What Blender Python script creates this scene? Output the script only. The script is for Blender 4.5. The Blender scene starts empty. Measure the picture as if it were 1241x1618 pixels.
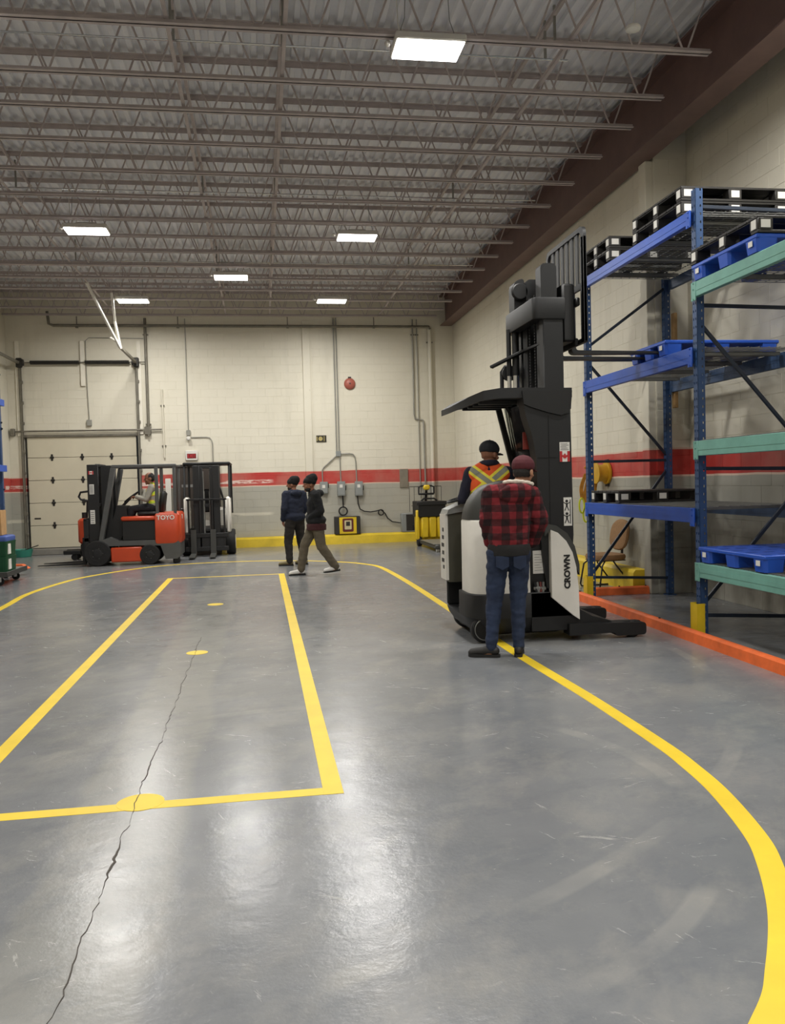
import bpy, bmesh, math, random
from mathutils import Vector, Matrix, noise
random.seed(7)
PI = math.pi
SC = bpy.context.scene
COL = SC.collection

# ------------------------------------------------------------------ camera
CAMH = 1.55
def cam_rows(yaw, pitch, roll):
    cy, sy, cp, sp = math.cos(yaw), math.sin(yaw), math.cos(pitch), math.sin(pitch)
    f = Vector((sy*cp, cy*cp, -sp)); r = Vector((cy, -sy, 0)); u = r.cross(f)
    c, s = math.cos(roll), math.sin(roll)
    return c*r + s*u, -s*r + c*u, f
_r, _u, _f = cam_rows(0.1523955, 0.03509476, -0.0262113)
cam_data = bpy.data.cameras.new('camera')
cam_data.sensor_fit = 'VERTICAL'; cam_data.sensor_height = 24.0
cam_data.lens = 1350.8/1618*24.0
cam_data.clip_start = 0.05; cam_data.clip_end = 200
cam = bpy.data.objects.new('camera', cam_data); COL.objects.link(cam)
m = Matrix.Identity(4)
for i in range(3):
    m[i][0], m[i][1], m[i][2] = _r[i], _u[i], -_f[i]
m[0][3], m[1][3], m[2][3] = 0, 0, CAMH
cam.matrix_world = m
SC.camera = cam

# ------------------------------------------------------------------ world, exposure
w = bpy.data.worlds.new('world'); SC.world = w; w.use_nodes = True
w.node_tree.nodes['Background'].inputs[0].default_value = (0.6, 0.65, 0.7, 1)
w.node_tree.nodes['Background'].inputs[1].default_value = 0.02
LAMP_W = 102.0         # watts of each ceiling lamp
LAMP_GLOW = 12.0       # radiance of its diffuser
SC.view_settings.view_transform = 'Standard'
SC.view_settings.look = 'None'
SC.view_settings.exposure = 0.1
SC.view_settings.gamma = 1.0
SC.view_settings.use_curve_mapping = False

# ------------------------------------------------------------------ materials
def lin(c):
    return c/12.92 if c <= 0.04045 else ((c+0.055)/1.055)**2.4
def hexc(h):
    h = h.lstrip('#'); return tuple(lin(int(h[i:i+2], 16)/255) for i in (0, 2, 4)) + (1,)
class NT:
    def __init__(s, name):
        s.m = bpy.data.materials.new(name); s.m.use_nodes = True
        s.t = s.m.node_tree; s.b = s.t.nodes['Principled BSDF']
    def n(s, typ, **kw):
        nd = s.t.nodes.new(typ)
        for k, v in kw.items(): setattr(nd, k, v)
        return nd
    def l(s, a, b): s.t.links.new(a, b)
    def val(s, sock, v):
        if hasattr(v, 'node'): s.l(v, sock)
        else: sock.default_value = v
    def math(s, op, a, b=None, c=None, clamp=False):
        nd = s.n('ShaderNodeMath', operation=op, use_clamp=clamp); s.val(nd.inputs[0], a)
        if b is not None: s.val(nd.inputs[1], b)
        if c is not None: s.val(nd.inputs[2], c)
        return nd.outputs[0]
    def mix(s, f, a, b):
        nd = s.n('ShaderNodeMix', data_type='RGBA'); s.val(nd.inputs[0], f); s.val(nd.inputs[6], a); s.val(nd.inputs[7], b)
        return nd.outputs[2]
    def pos(s):
        return s.n('ShaderNodeNewGeometry').outputs['Position']
    def obj(s):
        return s.n('ShaderNodeTexCoord').outputs['Object']
    def sep(s, v):
        nd = s.n('ShaderNodeSeparateXYZ'); s.l(v, nd.inputs[0]); return nd.outputs
    def noise(s, v, scale, detail=3, rough=0.5, stretch=None, rot=None):
        if rot:
            mr = s.n('ShaderNodeMapping'); mr.inputs['Rotation'].default_value = rot; s.l(v, mr.inputs[0]); v = mr.outputs[0]
        if stretch:
            mp = s.n('ShaderNodeMapping')
            mp.inputs['Scale'].default_value = stretch
            s.l(v, mp.inputs[0]); v = mp.outputs[0]
        nd = s.n('ShaderNodeTexNoise'); nd.inputs['Scale'].default_value = scale
        nd.inputs['Detail'].default_value = detail; nd.inputs['Roughness'].default_value = rough
        s.l(v, nd.inputs['Vector']); return nd.outputs['Fac']
    def ramp(s, f, stops, interp='LINEAR'):
        nd = s.n('ShaderNodeValToRGB'); nd.color_ramp.interpolation = interp
        e = nd.color_ramp.elements
        while len(e) < len(stops): e.new(1)
        for i, (p, c) in enumerate(stops):
            e[i].position = p; e[i].color = c if len(c) == 4 else tuple(c)+(1,)
        s.l(f, nd.inputs[0]); return nd.outputs[0]
    def step(s, f, lo, hi):
        nd = s.n('ShaderNodeMapRange', clamp=True); s.val(nd.inputs[0], f)
        nd.inputs[1].default_value = lo; nd.inputs[2].default_value = hi
        return nd.outputs[0]
    def bump(s, h, strength=0.3, dist=0.01):
        nd = s.n('ShaderNodeBump'); nd.inputs['Strength'].default_value = strength
        nd.inputs['Distance'].default_value = dist; s.l(h, nd.inputs['Height'])
        s.l(nd.outputs[0], s.b.inputs['Normal'])
_mats = {}
def mat(name, color, rough=0.5, metal=0.0, var=0.12, scale=6.0, bump=0.0, coat=0.0):
    if name in _mats: return _mats[name]
    t = NT(name); c = hexc(color)
    v = t.obj(); f = t.noise(v, scale, 4, 0.6)
    lo = tuple(x*(1-var) for x in c[:3])+(1,); hi = tuple(min(1, x*(1+var)) for x in c[:3])+(1,)
    t.l(t.ramp(f, [(0.3, lo), (0.7, hi)]), t.b.inputs['Base Color'])
    t.b.inputs['Roughness'].default_value = rough; t.b.inputs['Metallic'].default_value = metal
    t.b.inputs['Coat Weight'].default_value = coat
    if bump: t.bump(t.noise(v, scale*8, 3), bump, 0.004)
    _mats[name] = t.m; return t.m

CREAM, STRIPE, GREYP = hexc('#DCD7C6'), hexc('#B8352F'), hexc('#A4A297')
def wall_material():
    t = NT('painted_block_wall'); p = t.pos(); X, Y, Z = t.sep(p)
    wob = t.math('MULTIPLY', t.math('SUBTRACT', t.noise(p, 1.3, 3), 0.5), 0.03)
    z = t.math('ADD', Z, wob)
    zz = t.math('DIVIDE', z, 6.0)
    EDGE = hexc('#DDC4B2')
    c = t.ramp(zz, [(0, GREYP), (1.51/6, EDGE), (1.545/6, STRIPE), (1.865/6, EDGE), (1.89/6, CREAM)], 'CONSTANT')
    # uneven old coats and roller patches
    big = t.noise(p, 0.55, 5, 0.6); c = t.mix(t.math('MULTIPLY', t.step(big, 0.45, 0.75), 0.35), c, hexc('#C2BCA6'))
    st = t.noise(p, 1.0, 4, 0.6, stretch=(2.2, 2.2, 0.25))
    c = t.mix(t.math('MULTIPLY', t.step(st, 0.55, 0.8), 0.22), c, hexc('#8d887a'))
    fine = t.noise(p, 14, 4, 0.7)
    c = t.mix(t.math('MULTIPLY', t.step(fine, 0.64, 0.72), 0.25), c, hexc('#8b8475'))
    # scraped paint in the stripe on the left part of the back wall
    sc = t.noise(p, 2.2, 3, 0.7, stretch=(1, 1, 9))
    band = t.math('MULTIPLY', t.step(Z, 1.60, 1.615), t.math('SUBTRACT', 1, t.step(Z, 1.69, 1.70)))
    onback = t.math('MULTIPLY', t.step(Y, 21.5, 21.6), t.math('SUBTRACT', 1, t.step(X, 0.2, 0.35)))
    c = t.mix(t.math('MULTIPLY', t.math('MULTIPLY', band, onback), t.step(sc, 0.42, 0.47)), c, hexc('#E2C9BE'))
    band2 = t.math('MULTIPLY', t.step(Z, 0.78, 0.80), t.math('SUBTRACT', 1, t.step(Z, 0.85, 0.88)))
    c = t.mix(t.math('MULTIPLY', t.math('MULTIPLY', band2, onback), t.step(sc, 0.36, 0.46)), c, hexc('#C8C4B4'))
    # black scuff grime low down beside the rack on the right wall
    gr = t.noise(p, 1.6, 5, 0.65, stretch=(1, 1.6, 0.5))
    low = t.math('MULTIPLY', t.math('SUBTRACT', 1, t.step(Z, 0.5, 1.5)), t.step(X, 4.6, 4.9))
    c = t.mix(t.math('MULTIPLY', t.math('MULTIPLY', low, t.math('SUBTRACT', 1, t.step(Y, 10.8, 11.8))), t.math('MULTIPLY', t.step(gr, 0.35, 0.7), 0.75)), c, hexc('#6d685c'))
    t.l(c, t.b.inputs['Base Color']); t.b.inputs['Roughness'].default_value = 0.55
    t.bump(t.noise(p, 45, 4, 0.7), 0.25, 0.004)
    return t.m
M_WALL = wall_material()

def floor_material():
    t = NT('painted_concrete_floor'); p = t.pos(); X, Y, Z = t.sep(p)
    big = t.noise(p, 0.55, 5, 0.6)
    c = t.ramp(big, [(0.3, hexc('#6a6d71')), (0.55, hexc('#797b7d')), (0.75, hexc('#8b8a87'))])
    wid = t.math('ADD', 0.16, t.math('MULTIPLY', t.noise(p, 1.2, 3), 0.22))
    dx = t.math('ABSOLUTE', t.math('ADD', X, 0.66))
    jb = t.math('SUBTRACT', 1, t.step(t.math('SUBTRACT', dx, wid), -0.03, 0.03))
    c = t.mix(t.math('MULTIPLY', jb, 0.55), c, hexc('#8d8c85'))
    md = t.noise(p, 2.4, 6, 0.7, stretch=(1, .6, 1), rot=(0, 0, .5))
    c = t.mix(t.math('MULTIPLY', t.step(md, 0.48, 0.68), 0.5), c, hexc('#93918b'))
    md2 = t.noise(p, 3.7, 6, 0.75, stretch=(.5, 1, 1), rot=(0, 0, -.3))
    c = t.mix(t.math('MULTIPLY', t.step(md2, 0.5, 0.7), 0.45), c, hexc('#5f646b'))
    # scuffs and tyre scrapes, in several directions
    msk = None
    for k, (rz, sx, th) in enumerate(((0.5, 5, 0.655), (-0.35, 7, 0.66), (1.2, 6, 0.66), (0.12, 12, 0.665))):
        f = t.noise(p, 1.7+0.5*k, 6, 0.75, stretch=(1, sx, 1), rot=(0, 0, rz))
        s = t.step(f, th-0.02, th+0.05)
        msk = s if msk is None else t.math('MAXIMUM', msk, s)
    gate = t.step(t.noise(p, 0.9, 3), 0.4, 0.6)
    msk = t.math('MULTIPLY', msk, t.math('ADD', 0.25, gate), clamp=True)
    c = t.mix(t.math('MULTIPLY', msk, 0.42), c, hexc('#BAB8B1'))
    for cx, cy, rr in ((.2, 4.1, 1.82), (-1.6, 7.5, 5.2)):    # faint tyre arcs
        d = t.math('SQRT', t.math('ADD', t.math('POWER', t.math('SUBTRACT', X, cx), 2), t.math('POWER', t.math('SUBTRACT', Y, cy), 2)))
        ring = t.math('SUBTRACT', 1, t.step(t.math('ABSOLUTE', t.math('SUBTRACT', d, rr)), 0.035, 0.055))
        c = t.mix(t.math('MULTIPLY', t.math('MULTIPLY', ring, t.step(t.noise(p, 1.1, 3), .5, .62)), .3), c, hexc('#A3A19A'))
    spk = t.noise(p, 22, 3, 0.7)
    c = t.mix(t.math('MULTIPLY', t.step(spk, 0.70, 0.75), 0.5), c, hexc('#B4B2AA'))
    dk = t.noise(p, 2.6, 5, 0.7, stretch=(1, 0.45, 1), rot=(0, 0, 0.25))
    c = t.mix(t.math('MULTIPLY', t.step(dk, 0.58, 0.75), 0.35), c, hexc('#575b61'))
    t.l(c, t.b.inputs['Base Color'])
    rg = t.math('ADD', 0.12, t.math('MULTIPLY', t.noise(p, 3.0, 5, 0.7), 0.22))
    t.l(t.math('ADD', rg, t.math('MULTIPLY', msk, 0.15)), t.b.inputs['Roughness'])
    h = t.math('ADD', t.math('MULTIPLY', t.noise(p, 5, 5, 0.65), 1.0), t.math('MULTIPLY', t.noise(p, 30, 4, 0.7), 0.25))
    t.bump(h, 0.22, 0.012)
    return t.m
M_FLOOR = floor_material()

def plaid_material():
    t = NT('buffalo_plaid_fleece'); x, y, z = t.sep(t.obj())
    def sq(v, ofs):
        return t.math('GREATER_THAN', t.math('FRACT', t.math('ADD', t.math('MULTIPLY', v, 1/0.122), ofs)), 0.5)
    a = t.math('ADD', sq(t.math('ADD', x, t.math('MULTIPLY', y, 0.35)), 0.3), sq(z, 0.1))
    c = t.ramp(t.math('DIVIDE', a, 2), [(0, hexc('#7d2129')), (0.34, hexc('#481419')), (0.8, hexc('#1d1114'))], 'CONSTANT')
    fz = t.noise(t.obj(), 60, 3, 0.8); c = t.mix(t.math('MULTIPLY', fz, 0.25), c, hexc('#3a1216'))
    t.l(c, t.b.inputs['Base Color']); t.b.inputs['Roughness'].default_value = 0.95
    t.bump(fz, 0.4, 0.004); return t.m
def vest_material(name, base, tape, bands, cross):
    """safety vest: flat reflective tape sewn on the cloth, cross on the back and bands round the waist"""
    t = NT(name); x, y, z = t.sep(t.obj())
    c = hexc(base)
    yel = hexc('#F0E04A'); sil = hexc(tape)
    def lay(c, d, half, edge):
        c = t.mix(t.math('LESS_THAN', d, half+edge), c, yel)
        return t.mix(t.math('LESS_THAN', d, half), c, sil)
    for zb in bands:
        c = lay(c, t.math('ABSOLUTE', t.math('SUBTRACT', z, zb)), 0.026, 0.02)
    if cross:
        for s in (-1, 1):
            d = t.math('ABSOLUTE', t.math('MULTIPLY', t.math('ADD', t.math('MULTIPLY', x, s*0.80), t.math('SUBTRACT', z, cross)), 0.78))
            up = t.math('GREATER_THAN', z, bands[0]+0.04)
            c2 = lay(c, d, 0.025, 0.026); c = t.mix(up, c, c2)
    fz = t.noise(t.obj(), 40, 3)
    t.l(t.mix(t.math('MULTIPLY', fz, 0.12), c, hexc('#3a2a1a')), t.b.inputs['Base Color'])
    t.b.inputs['Roughness'].default_value = 0.8; return t.m
def denim_material():
    t = NT('blue_denim'); v = t.obj(); f = t.noise(v, 5, 4, 0.6); w = t.noise(v, 120, 2, 0.5, stretch=(1, 1, 0.2))
    c = t.ramp(f, [(0.3, hexc('#162034')), (0.7, hexc('#293854'))])
    t.l(t.mix(t.math('MULTIPLY', w, 0.3), c, hexc('#16203a')), t.b.inputs['Base Color'])
    t.b.inputs['Roughness'].default_value = 0.85; return t.m
def glass_material(name, tint, mixf):
    t = NT(name); t.t.nodes.remove(t.b)
    o = t.t.nodes['Material Output']; tr = t.n('ShaderNodeBsdfTransparent'); tr.inputs[0].default_value = tint
    gl = t.n('ShaderNodeBsdfGlossy'); gl.inputs['Roughness'].default_value = 0.05
    fr = t.n('ShaderNodeFresnel'); mx = t.n('ShaderNodeMixShader')
    t.l(t.math('ADD', fr.outputs[0], mixf), mx.inputs[0]); t.l(tr.outputs[0], mx.inputs[1]); t.l(gl.outputs[0], mx.inputs[2])
    t.l(mx.outputs[0], o.inputs[0]); return t.m
def lamp_material():
    t = NT('lit_lamp_diffuser'); t.b.inputs['Base Color'].default_value = (0.9, 0.9, 0.9, 1)
    t.b.inputs['Emission Color'].default_value = (1.0, 0.97, 0.92, 1); t.b.inputs['Emission Strength'].default_value = LAMP_GLOW
    return t.m

# ------------------------------------------------------------------ mesh building
ORG = {}
class MB:
    def __init__(s): s.v = []; s.f = []; s.mi = []; s.cur = 0
    def _add(s, vs, fs):
        o = len(s.v); s.v += [Vector(v) for v in vs]; s.f += [tuple(o+i for i in f) for f in fs]; s.mi += [s.cur]*len(fs)
        return s
    def box(s, c, d, bev=0.0, rot=None):
        hx, hy, hz = d[0]/2, d[1]/2, d[2]/2
        if bev <= 0:
            vs = [(x*hx, y*hy, z*hz) for x in (-1, 1) for y in (-1, 1) for z in (-1, 1)]
            fs = [(0, 1, 3, 2), (4, 6, 7, 5), (0, 4, 5, 1), (2, 3, 7, 6), (0, 2, 6, 4), (1, 5, 7, 3)]
        else:
            b = min(bev, hx*.98, hy*.98, hz*.98); vs = []; idx = {}
            for x in (-1, 1):
                for y in (-1, 1):
                    for z in (-1, 1):
                        for a in range(3):
                            h = [hx-b, hy-b, hz-b]; h[a] = (hx, hy, hz)[a]
                            idx[x, y, z, a] = len(vs); vs.append((x*h[0], y*h[1], z*h[2]))
            fs = []
            S = (-1, 1)
            def q(l, n):
                a, b_, c_ = (Vector(vs[i]) for i in l[:3])
                if (b_-a).cross(c_-a).dot(Vector(n)) < 0: l = l[::-1]
                fs.append(tuple(l))
            for x in S:
                q([idx[x, -1, -1, 0], idx[x, 1, -1, 0], idx[x, 1, 1, 0], idx[x, -1, 1, 0]], (x, 0, 0))
                q([idx[-1, x, -1, 1], idx[1, x, -1, 1], idx[1, x, 1, 1], idx[-1, x, 1, 1]], (0, x, 0))
                q([idx[-1, -1, x, 2], idx[1, -1, x, 2], idx[1, 1, x, 2], idx[-1, 1, x, 2]], (0, 0, x))
                for y in S:
                    q([idx[x, y, -1, 0], idx[x, y, 1, 0], idx[x, y, 1, 1], idx[x, y, -1, 1]], (x, y, 0))
                    q([idx[x, -1, y, 0], idx[x, 1, y, 0], idx[x, 1, y, 2], idx[x, -1, y, 2]], (x, 0, y))
                    q([idx[-1, x, y, 1], idx[1, x, y, 1], idx[1, x, y, 2], idx[-1, x, y, 2]], (0, x, y))
                    for z in S: q([idx[x, y, z, 0], idx[x, y, z, 1], idx[x, y, z, 2]], (x, y, z))
        c = Vector(c)
        if rot is not None: vs = [c + rot @ Vector(v) for v in vs]
        else: vs = [c + Vector(v) for v in vs]
        return s._add(vs, fs)
    def bb(s, x0, x1, y0, y1, z0, z1, bev=0.0):
        return s.box(((x0+x1)/2, (y0+y1)/2, (z0+z1)/2), (abs(x1-x0), abs(y1-y0), abs(z1-z0)), bev)
    def bar(s, p0, p1, w, h, bev=0.0, up=(0, 0, 1)):
        p0, p1 = Vector(p0), Vector(p1); d = p1-p0; L = d.length; d.normalize()
        u = Vector(up)
        if abs(d.dot(u)) > 0.98: u = Vector((1, 0, 0))
        sd = u.cross(d).normalized(); u = d.cross(sd)
        R = Matrix((d, sd, u)).transposed()
        return s.box((p0+p1)/2, (L, w, h), bev, R)
    def prism(s, poly, axis, a, b):
        ar = sum(poly[i][0]*poly[(i+1) % len(poly)][1]-poly[(i+1) % len(poly)][0]*poly[i][1] for i in range(len(poly)))
        if ar < 0: poly = poly[::-1]
        if axis == 'y': a, b = max(a, b), min(a, b)
        else: a, b = min(a, b), max(a, b)
        def P(u, v, t):
            return {'x': (t, u, v), 'y': (u, t, v), 'z': (u, v, t)}[axis]
        n = len(poly); vs = [P(u, v, a) for u, v in poly]+[P(u, v, b) for u, v in poly]
        fs = [tuple(range(n))[::-1], tuple(range(n, 2*n))]+[(i, (i+1) % n, n+(i+1) % n, n+i) for i in range(n)]
        return s._add(vs, fs)
    def loft(s, rings, cap=True):
        n = len(rings[0]); o = [p for r in rings for p in r]; fs = []
        for k in range(len(rings)-1):
            for i in range(n):
                j = (i+1) % n; fs.append((k*n+i, k*n+j, (k+1)*n+j, (k+1)*n+i))
        if cap:
            fs.append(tuple(range(n))[::-1]); fs.append(tuple((len(rings)-1)*n+i for i in range(n)))
        return s._add(o, fs)
    def tube(s, pts, r, n=8, closed=False):
        pts = [Vector(p) for p in pts]; rings = []; N = len(pts); prev = None
        for i, p in enumerate(pts):
            if closed: d = pts[(i+1) % N]-pts[i-1]
            else: d = pts[min(i+1, N-1)]-pts[max(i-1, 0)]
            d.normalize()
            u = prev if prev is not None else (Vector((0, 0, 1)) if abs(d.z) < 0.9 else Vector((1, 0, 0)))
            u = (u-d*u.dot(d)); u.normalize(); prev = u; v = d.cross(u)
            rr = r[i] if isinstance(r, (list, tuple)) else r
            rings.append([p+u*(rr*math.cos(2*PI*k/n))+v*(rr*math.sin(2*PI*k/n)) for k in range(n)])
        if closed: rings.append(rings[0]); return s.loft(rings, False)
        return s.loft(rings)
    def cyl(s, p0, p1, r, n=16, r1=None):
        return s.tube([p0, p1], [r, r if r1 is None else r1], n)
    def lathe(s, prof, c, axis='z', n=24):
        rings = []
        for r, h in prof:
            ring = []
            for k in range(n):
                a = 2*PI*k/n; u, v = r*math.cos(a), r*math.sin(a)
                ring.append({'z': (c[0]+u, c[1]+v, c[2]+h), 'y': (c[0]+v, c[1]+h, c[2]+u), 'x': (c[0]+h, c[1]+u, c[2]+v)}[axis])
            rings.append(ring)
        return s.loft(rings)
    def ell(s, c, r, rot=None, nu=14, nv=9):
        c = Vector(c); rings = []
        for j in range(nv+1):
            t = -PI/2+PI*j/nv; t = max(-PI/2+0.06, min(PI/2-0.06, t))
            ring = []
            for k in range(nu):
                a = 2*PI*k/nu; v = Vector((r[0]*math.cos(t)*math.cos(a), r[1]*math.cos(t)*math.sin(a), r[2]*math.sin(t)))
                ring.append(c+(rot @ v if rot is not None else v))
            rings.append(ring)
        return s.loft(rings)
    def cone(s, p0, r0, p1, r1, n=12):
        """tapered capsule (three overlapping closed shells, for remeshing)"""
        s.ell(p0, (r0,)*3, None, n, 8); s.ell(p1, (r1,)*3, None, n, 8)
        if (Vector(p1)-Vector(p0)).length > 1e-4: s.cyl(p0, p1, r0, n, r1)
        return s
    def mesh(s, name, mats, org=(0, 0, 0), angle=40):
        me = bpy.data.meshes.new(name); o = Vector(org)
        me.from_pydata([tuple(v-o) for v in s.v], [], s.f)
        for mt in (mats if isinstance(mats, (list, tuple)) else [mats]): me.materials.append(mt)
        if isinstance(mats, (list, tuple)) and len(mats) > 1: me.polygons.foreach_set('material_index', s.mi)
        me.update()
        if angle:
            me.shade_smooth(); me.set_sharp_from_angle(angle=math.radians(angle))
        return me
    def build(s, name, mats, parent=None, label=None, kind=None, angle=40):
        org = ORG.get(parent.name, (0, 0, 0)) if parent else (0, 0, 0)
        return link(name, s.mesh(name, mats, org, angle), parent, label, kind)
def link(name, me, parent=None, label=None, kind=None):
    o = bpy.data.objects.new(name, me); COL.objects.link(o)
    if parent is not None:
        o.parent = parent; ORG[o.name] = ORG.get(parent.name, (0, 0, 0))
    if label: o['label'] = label
    if kind: o['kind'] = kind
    return o
def tag(o, label=None, cat=None, group=None, kind=None):
    if label: o['label'] = label
    if cat: o['category'] = cat
    if group: o['group'] = group
    if kind: o['kind'] = kind
    return o
def thing(name, label, cat, loc=(0, 0, 0), group=None, rz=0.0):
    o = bpy.data.objects.new(name, None); COL.objects.link(o); o.empty_display_size = 0.1
    o.location = loc; o.rotation_euler = (0, 0, rz); ORG[o.name] = Vector(loc)
    return tag(o, label, cat, group)
def local(o): ORG[o.name] = Vector((0, 0, 0)); return o        # parts are authored round the thing's own base
def dup(root, loc, rz=0.0, label=None):
    def cp(o, par):
        c = o.copy(); COL.objects.link(c)
        if par is not None: c.parent = par
        for ch in o.children: cp(ch, c)
        return c
    r = cp(root, None); r.location = loc; r.rotation_euler = (0, 0, rz)
    if label: r['label'] = label
    return r
def text(name, body, size, mt, parent, mw, extrude=0.002, sx=1.0, bold=0.0):
    """flat lettering as a mesh; mw places it in the world"""
    cu = bpy.data.curves.new(name, 'FONT'); cu.body = body; cu.size = size; cu.extrude = extrude; cu.offset = bold
    cu.align_x = 'CENTER'; cu.align_y = 'CENTER'; cu.resolution_u = 3
    t = bpy.data.objects.new(name, cu); COL.objects.link(t)
    dg = bpy.context.evaluated_depsgraph_get()
    me = bpy.data.meshes.new_from_object(t.evaluated_get(dg)); bpy.data.objects.remove(t)
    org = Vector(ORG.get(parent.name, (0, 0, 0)))
    me.transform(Matrix.Translation(-org) @ mw @ Matrix.Diagonal((sx, 1, 1, 1)))
    me.materials.clear(); me.materials.append(mt)
    return link(name, me, parent)
def place(loc, right, up):
    r, u = Vector(right).normalized(), Vector(up).normalized(); n = r.cross(u)
    m = Matrix((r, u, n)).transposed().to_4x4(); m.translation = Vector(loc); return m
def remesh(mb, name, mt, parent, voxel=0.008, smooth=4, wr=0.0, wscale=(9, 9, 14), cut=None, label=None):
    """fuse overlapping shells into one continuous skin, smooth it, add cloth folds"""
    me = mb.mesh('tmp', mt, (0, 0, 0), 0); o = bpy.data.objects.new('tmp', me); COL.objects.link(o)
    r = o.modifiers.new('r', 'REMESH'); r.mode = 'VOXEL'; r.voxel_size = voxel
    if smooth:
        q = o.modifiers.new('s', 'SMOOTH'); q.factor = 0.5; q.iterations = smooth
    dg = bpy.context.evaluated_depsgraph_get()
    res = bpy.data.meshes.new_from_object(o.evaluated_get(dg)); bpy.data.objects.remove(o); bpy.data.meshes.remove(me)
    res.name = name
    if wr or cut:
        bm = bmesh.new(); bm.from_mesh(res); bm.normal_update()
        if cut:
            bmesh.ops.delete(bm, geom=[v for v in bm.verts if cut(v.co)], context='VERTS')
        if wr:
            bm.normal_update()
            for v in bm.verts:
                c = v.co; k = noise.fractal(Vector((c.x*wscale[0], c.y*wscale[1], c.z*wscale[2])), 1.0, 2.0, 3)
                v.co = c + v.normal*(wr*k)
        bm.to_mesh(res); bm.free()
    res.materials.clear(); res.materials.append(mt); res.shade_smooth()
    return link(name, res, parent, label)

# shared materials
M_BLACK = mat('black_steel', '#121314', 0.55, 0.0, 0.2)
M_BLACK2 = mat('black_plastic', '#0e0e0e', 0.55, 0, 0.2)
M_DGREY = mat('dark_grey_plastic', '#3a3b38', 0.5)
M_OLIVE = mat('olive_grey_plastic', '#4a483c', 0.5)
M_WHITE = mat('white_enamel', '#dcd9d0', 0.35, 0, 0.04)
M_CHROME = mat('chrome', '#c9c9c9', 0.2, 1.0, 0.05)
M_STEEL = mat('grey_steel', '#8a8b88', 0.45, 0.6)
M_GALV = mat('galvanised_conduit', '#96958d', 0.45, 0.3)
M_RUBBER = mat('tyre_rubber', '#161616', 0.8, 0, 0.2, 20)
M_YELLOW = mat('yellow_paint', '#d8b81c', 0.5, 0, 0.12, 4)
M_TAPE = mat('yellow_floor_tape', '#e6c62c', 0.45, 0, 0.08, 3)
M_ORANGE = mat('orange_paint', '#e0682f', 0.5, 0, 0.15, 8)
M_TRUCK = mat('orange_red_enamel', '#b9401c', 0.4, 0, 0.08)
M_RBLUE = mat('blue_rack_paint', '#29466f', 0.45, 0, 0.15)
M_BBLUE = mat('bright_blue_rack_paint', '#1a50b4', 0.45, 0, 0.1)
M_RGREEN = mat('green_rack_paint', '#6c9f92', 0.5, 0, 0.12)
M_PBLUE = mat('blue_plastic', '#1d4fb4', 0.4, 0, 0.06)
M_PBLACK = mat('black_pallet_plastic', '#211f1d', 0.55, 0, 0.2)
M_LABEL = mat('white_label', '#d9d7d0', 0.6, 0, 0.05)
M_SKIN = mat('skin', '#8a5d45', 0.6, 0, 0.08)
M_SKIN2 = mat('light_skin', '#a87a5e', 0.6, 0, 0.08)
M_HAIR = mat('dark_hair', '#17120f', 0.7, 0, 0.2, 40)
M_RED = mat('red_print', '#b0262a', 0.5, 0, 0.05)
M_INK = mat('black_ink', '#1a1a1a', 0.5, 0, 0.05)
M_WOOD = mat('raw_lumber', '#a07f52', 0.7, 0, 0.2, 14)

# ================================================================== SETTING
XL, XR, XR2, YB, YF, YSTEP, ZD = -6.0, 5.1, 5.55, 22.0, -8.0, 10.45, 6.42
b = MB(); b.bb(XL-0.3, XR2+0.3, YF-0.3, YB+0.3, -0.2, 0)
floor = b.build('floor', M_FLOOR, kind='structure', angle=0)
# floor tape: every run of line, and the round marks, laid 1.5 mm proud
def strip(pts, wd, name, zt=0.0016):
    b = MB(); pts = [Vector((p[0], p[1], 0)) for p in pts]; N = len(pts); top = []
    for i, p in enumerate(pts):
        d = (pts[min(i+1, N-1)]-pts[max(i-1, 0)]).normalized(); nrm = Vector((-d.y, d.x, 0))*wd/2
        top.append((p+nrm, p-nrm))
    rings = [[(l.x, l.y, 0.0), (r.x, r.y, 0.0), (r.x, r.y, zt), (l.x, l.y, zt)] for l, r in top]
    b.loft(rings); return b.build(name, M_TAPE, floor, angle=0)
def curve_pts(cp, n=10):
    out = []; P = [Vector((*p, 0)) for p in cp]; P = [2*P[0]-P[1]]+P+[2*P[-1]-P[-2]]
    for i in range(1, len(P)-2):
        for k in range(n):
            t = k/n; a, b_, c, d = P[i-1:i+3]
            out.append(0.5*((2*b_)+(c-a)*t+(2*a-5*b_+4*c-d)*t*t+(3*b_-a-3*c+d)*t**3))
    return [(p.x, p.y) for p in out]+[cp[-1]]
LX0, LX1, LY0, LY1 = -1.57, 0.315, 4.27, 14.98
strip([(LX0, LY0-.05), (LX0, LY1+.05)], 0.095, 'lane_line')
strip([(LX1, LY0-.05), (LX1, LY1+.05)], 0.1, 'lane_line')
strip([(LX0, LY0), (LX1, LY0)], 0.095, 'lane_line', 0.0012)
strip([(LX0, LY1), (LX1, LY1)], 0.075, 'lane_line', 0.0012)
strip(curve_pts([(-2.9, 3.4), (-3.3, 5), (-3.45, 8.5), (-3.47, 11.9), (-3.53, 13.5), (-3.37, 14.93), (-3.1, 15.93), (-2.4, 17.1), (-1.69, 17.65), (-.5, 17.8), (0.69, 17.45), (1.53, 16.77), (1.92, 16.15), (2.12, 15.4), (2.2, 13.2), (2.21, 10.4), (2.2, 7.8), (2.21, 6.9), (2.24, 5.68), (2.235, 4.6), (2.21, 4.2), (2.16, 3.82), (2.05, 3.35), (1.95, 3.08), (1.77, 2.72), (1.56, 2.4), (1.38, 2.18), (0.9, 1.75), (0.2, 1.45), (-1, 1.4)]), 0.1, 'lane_line')
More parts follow.
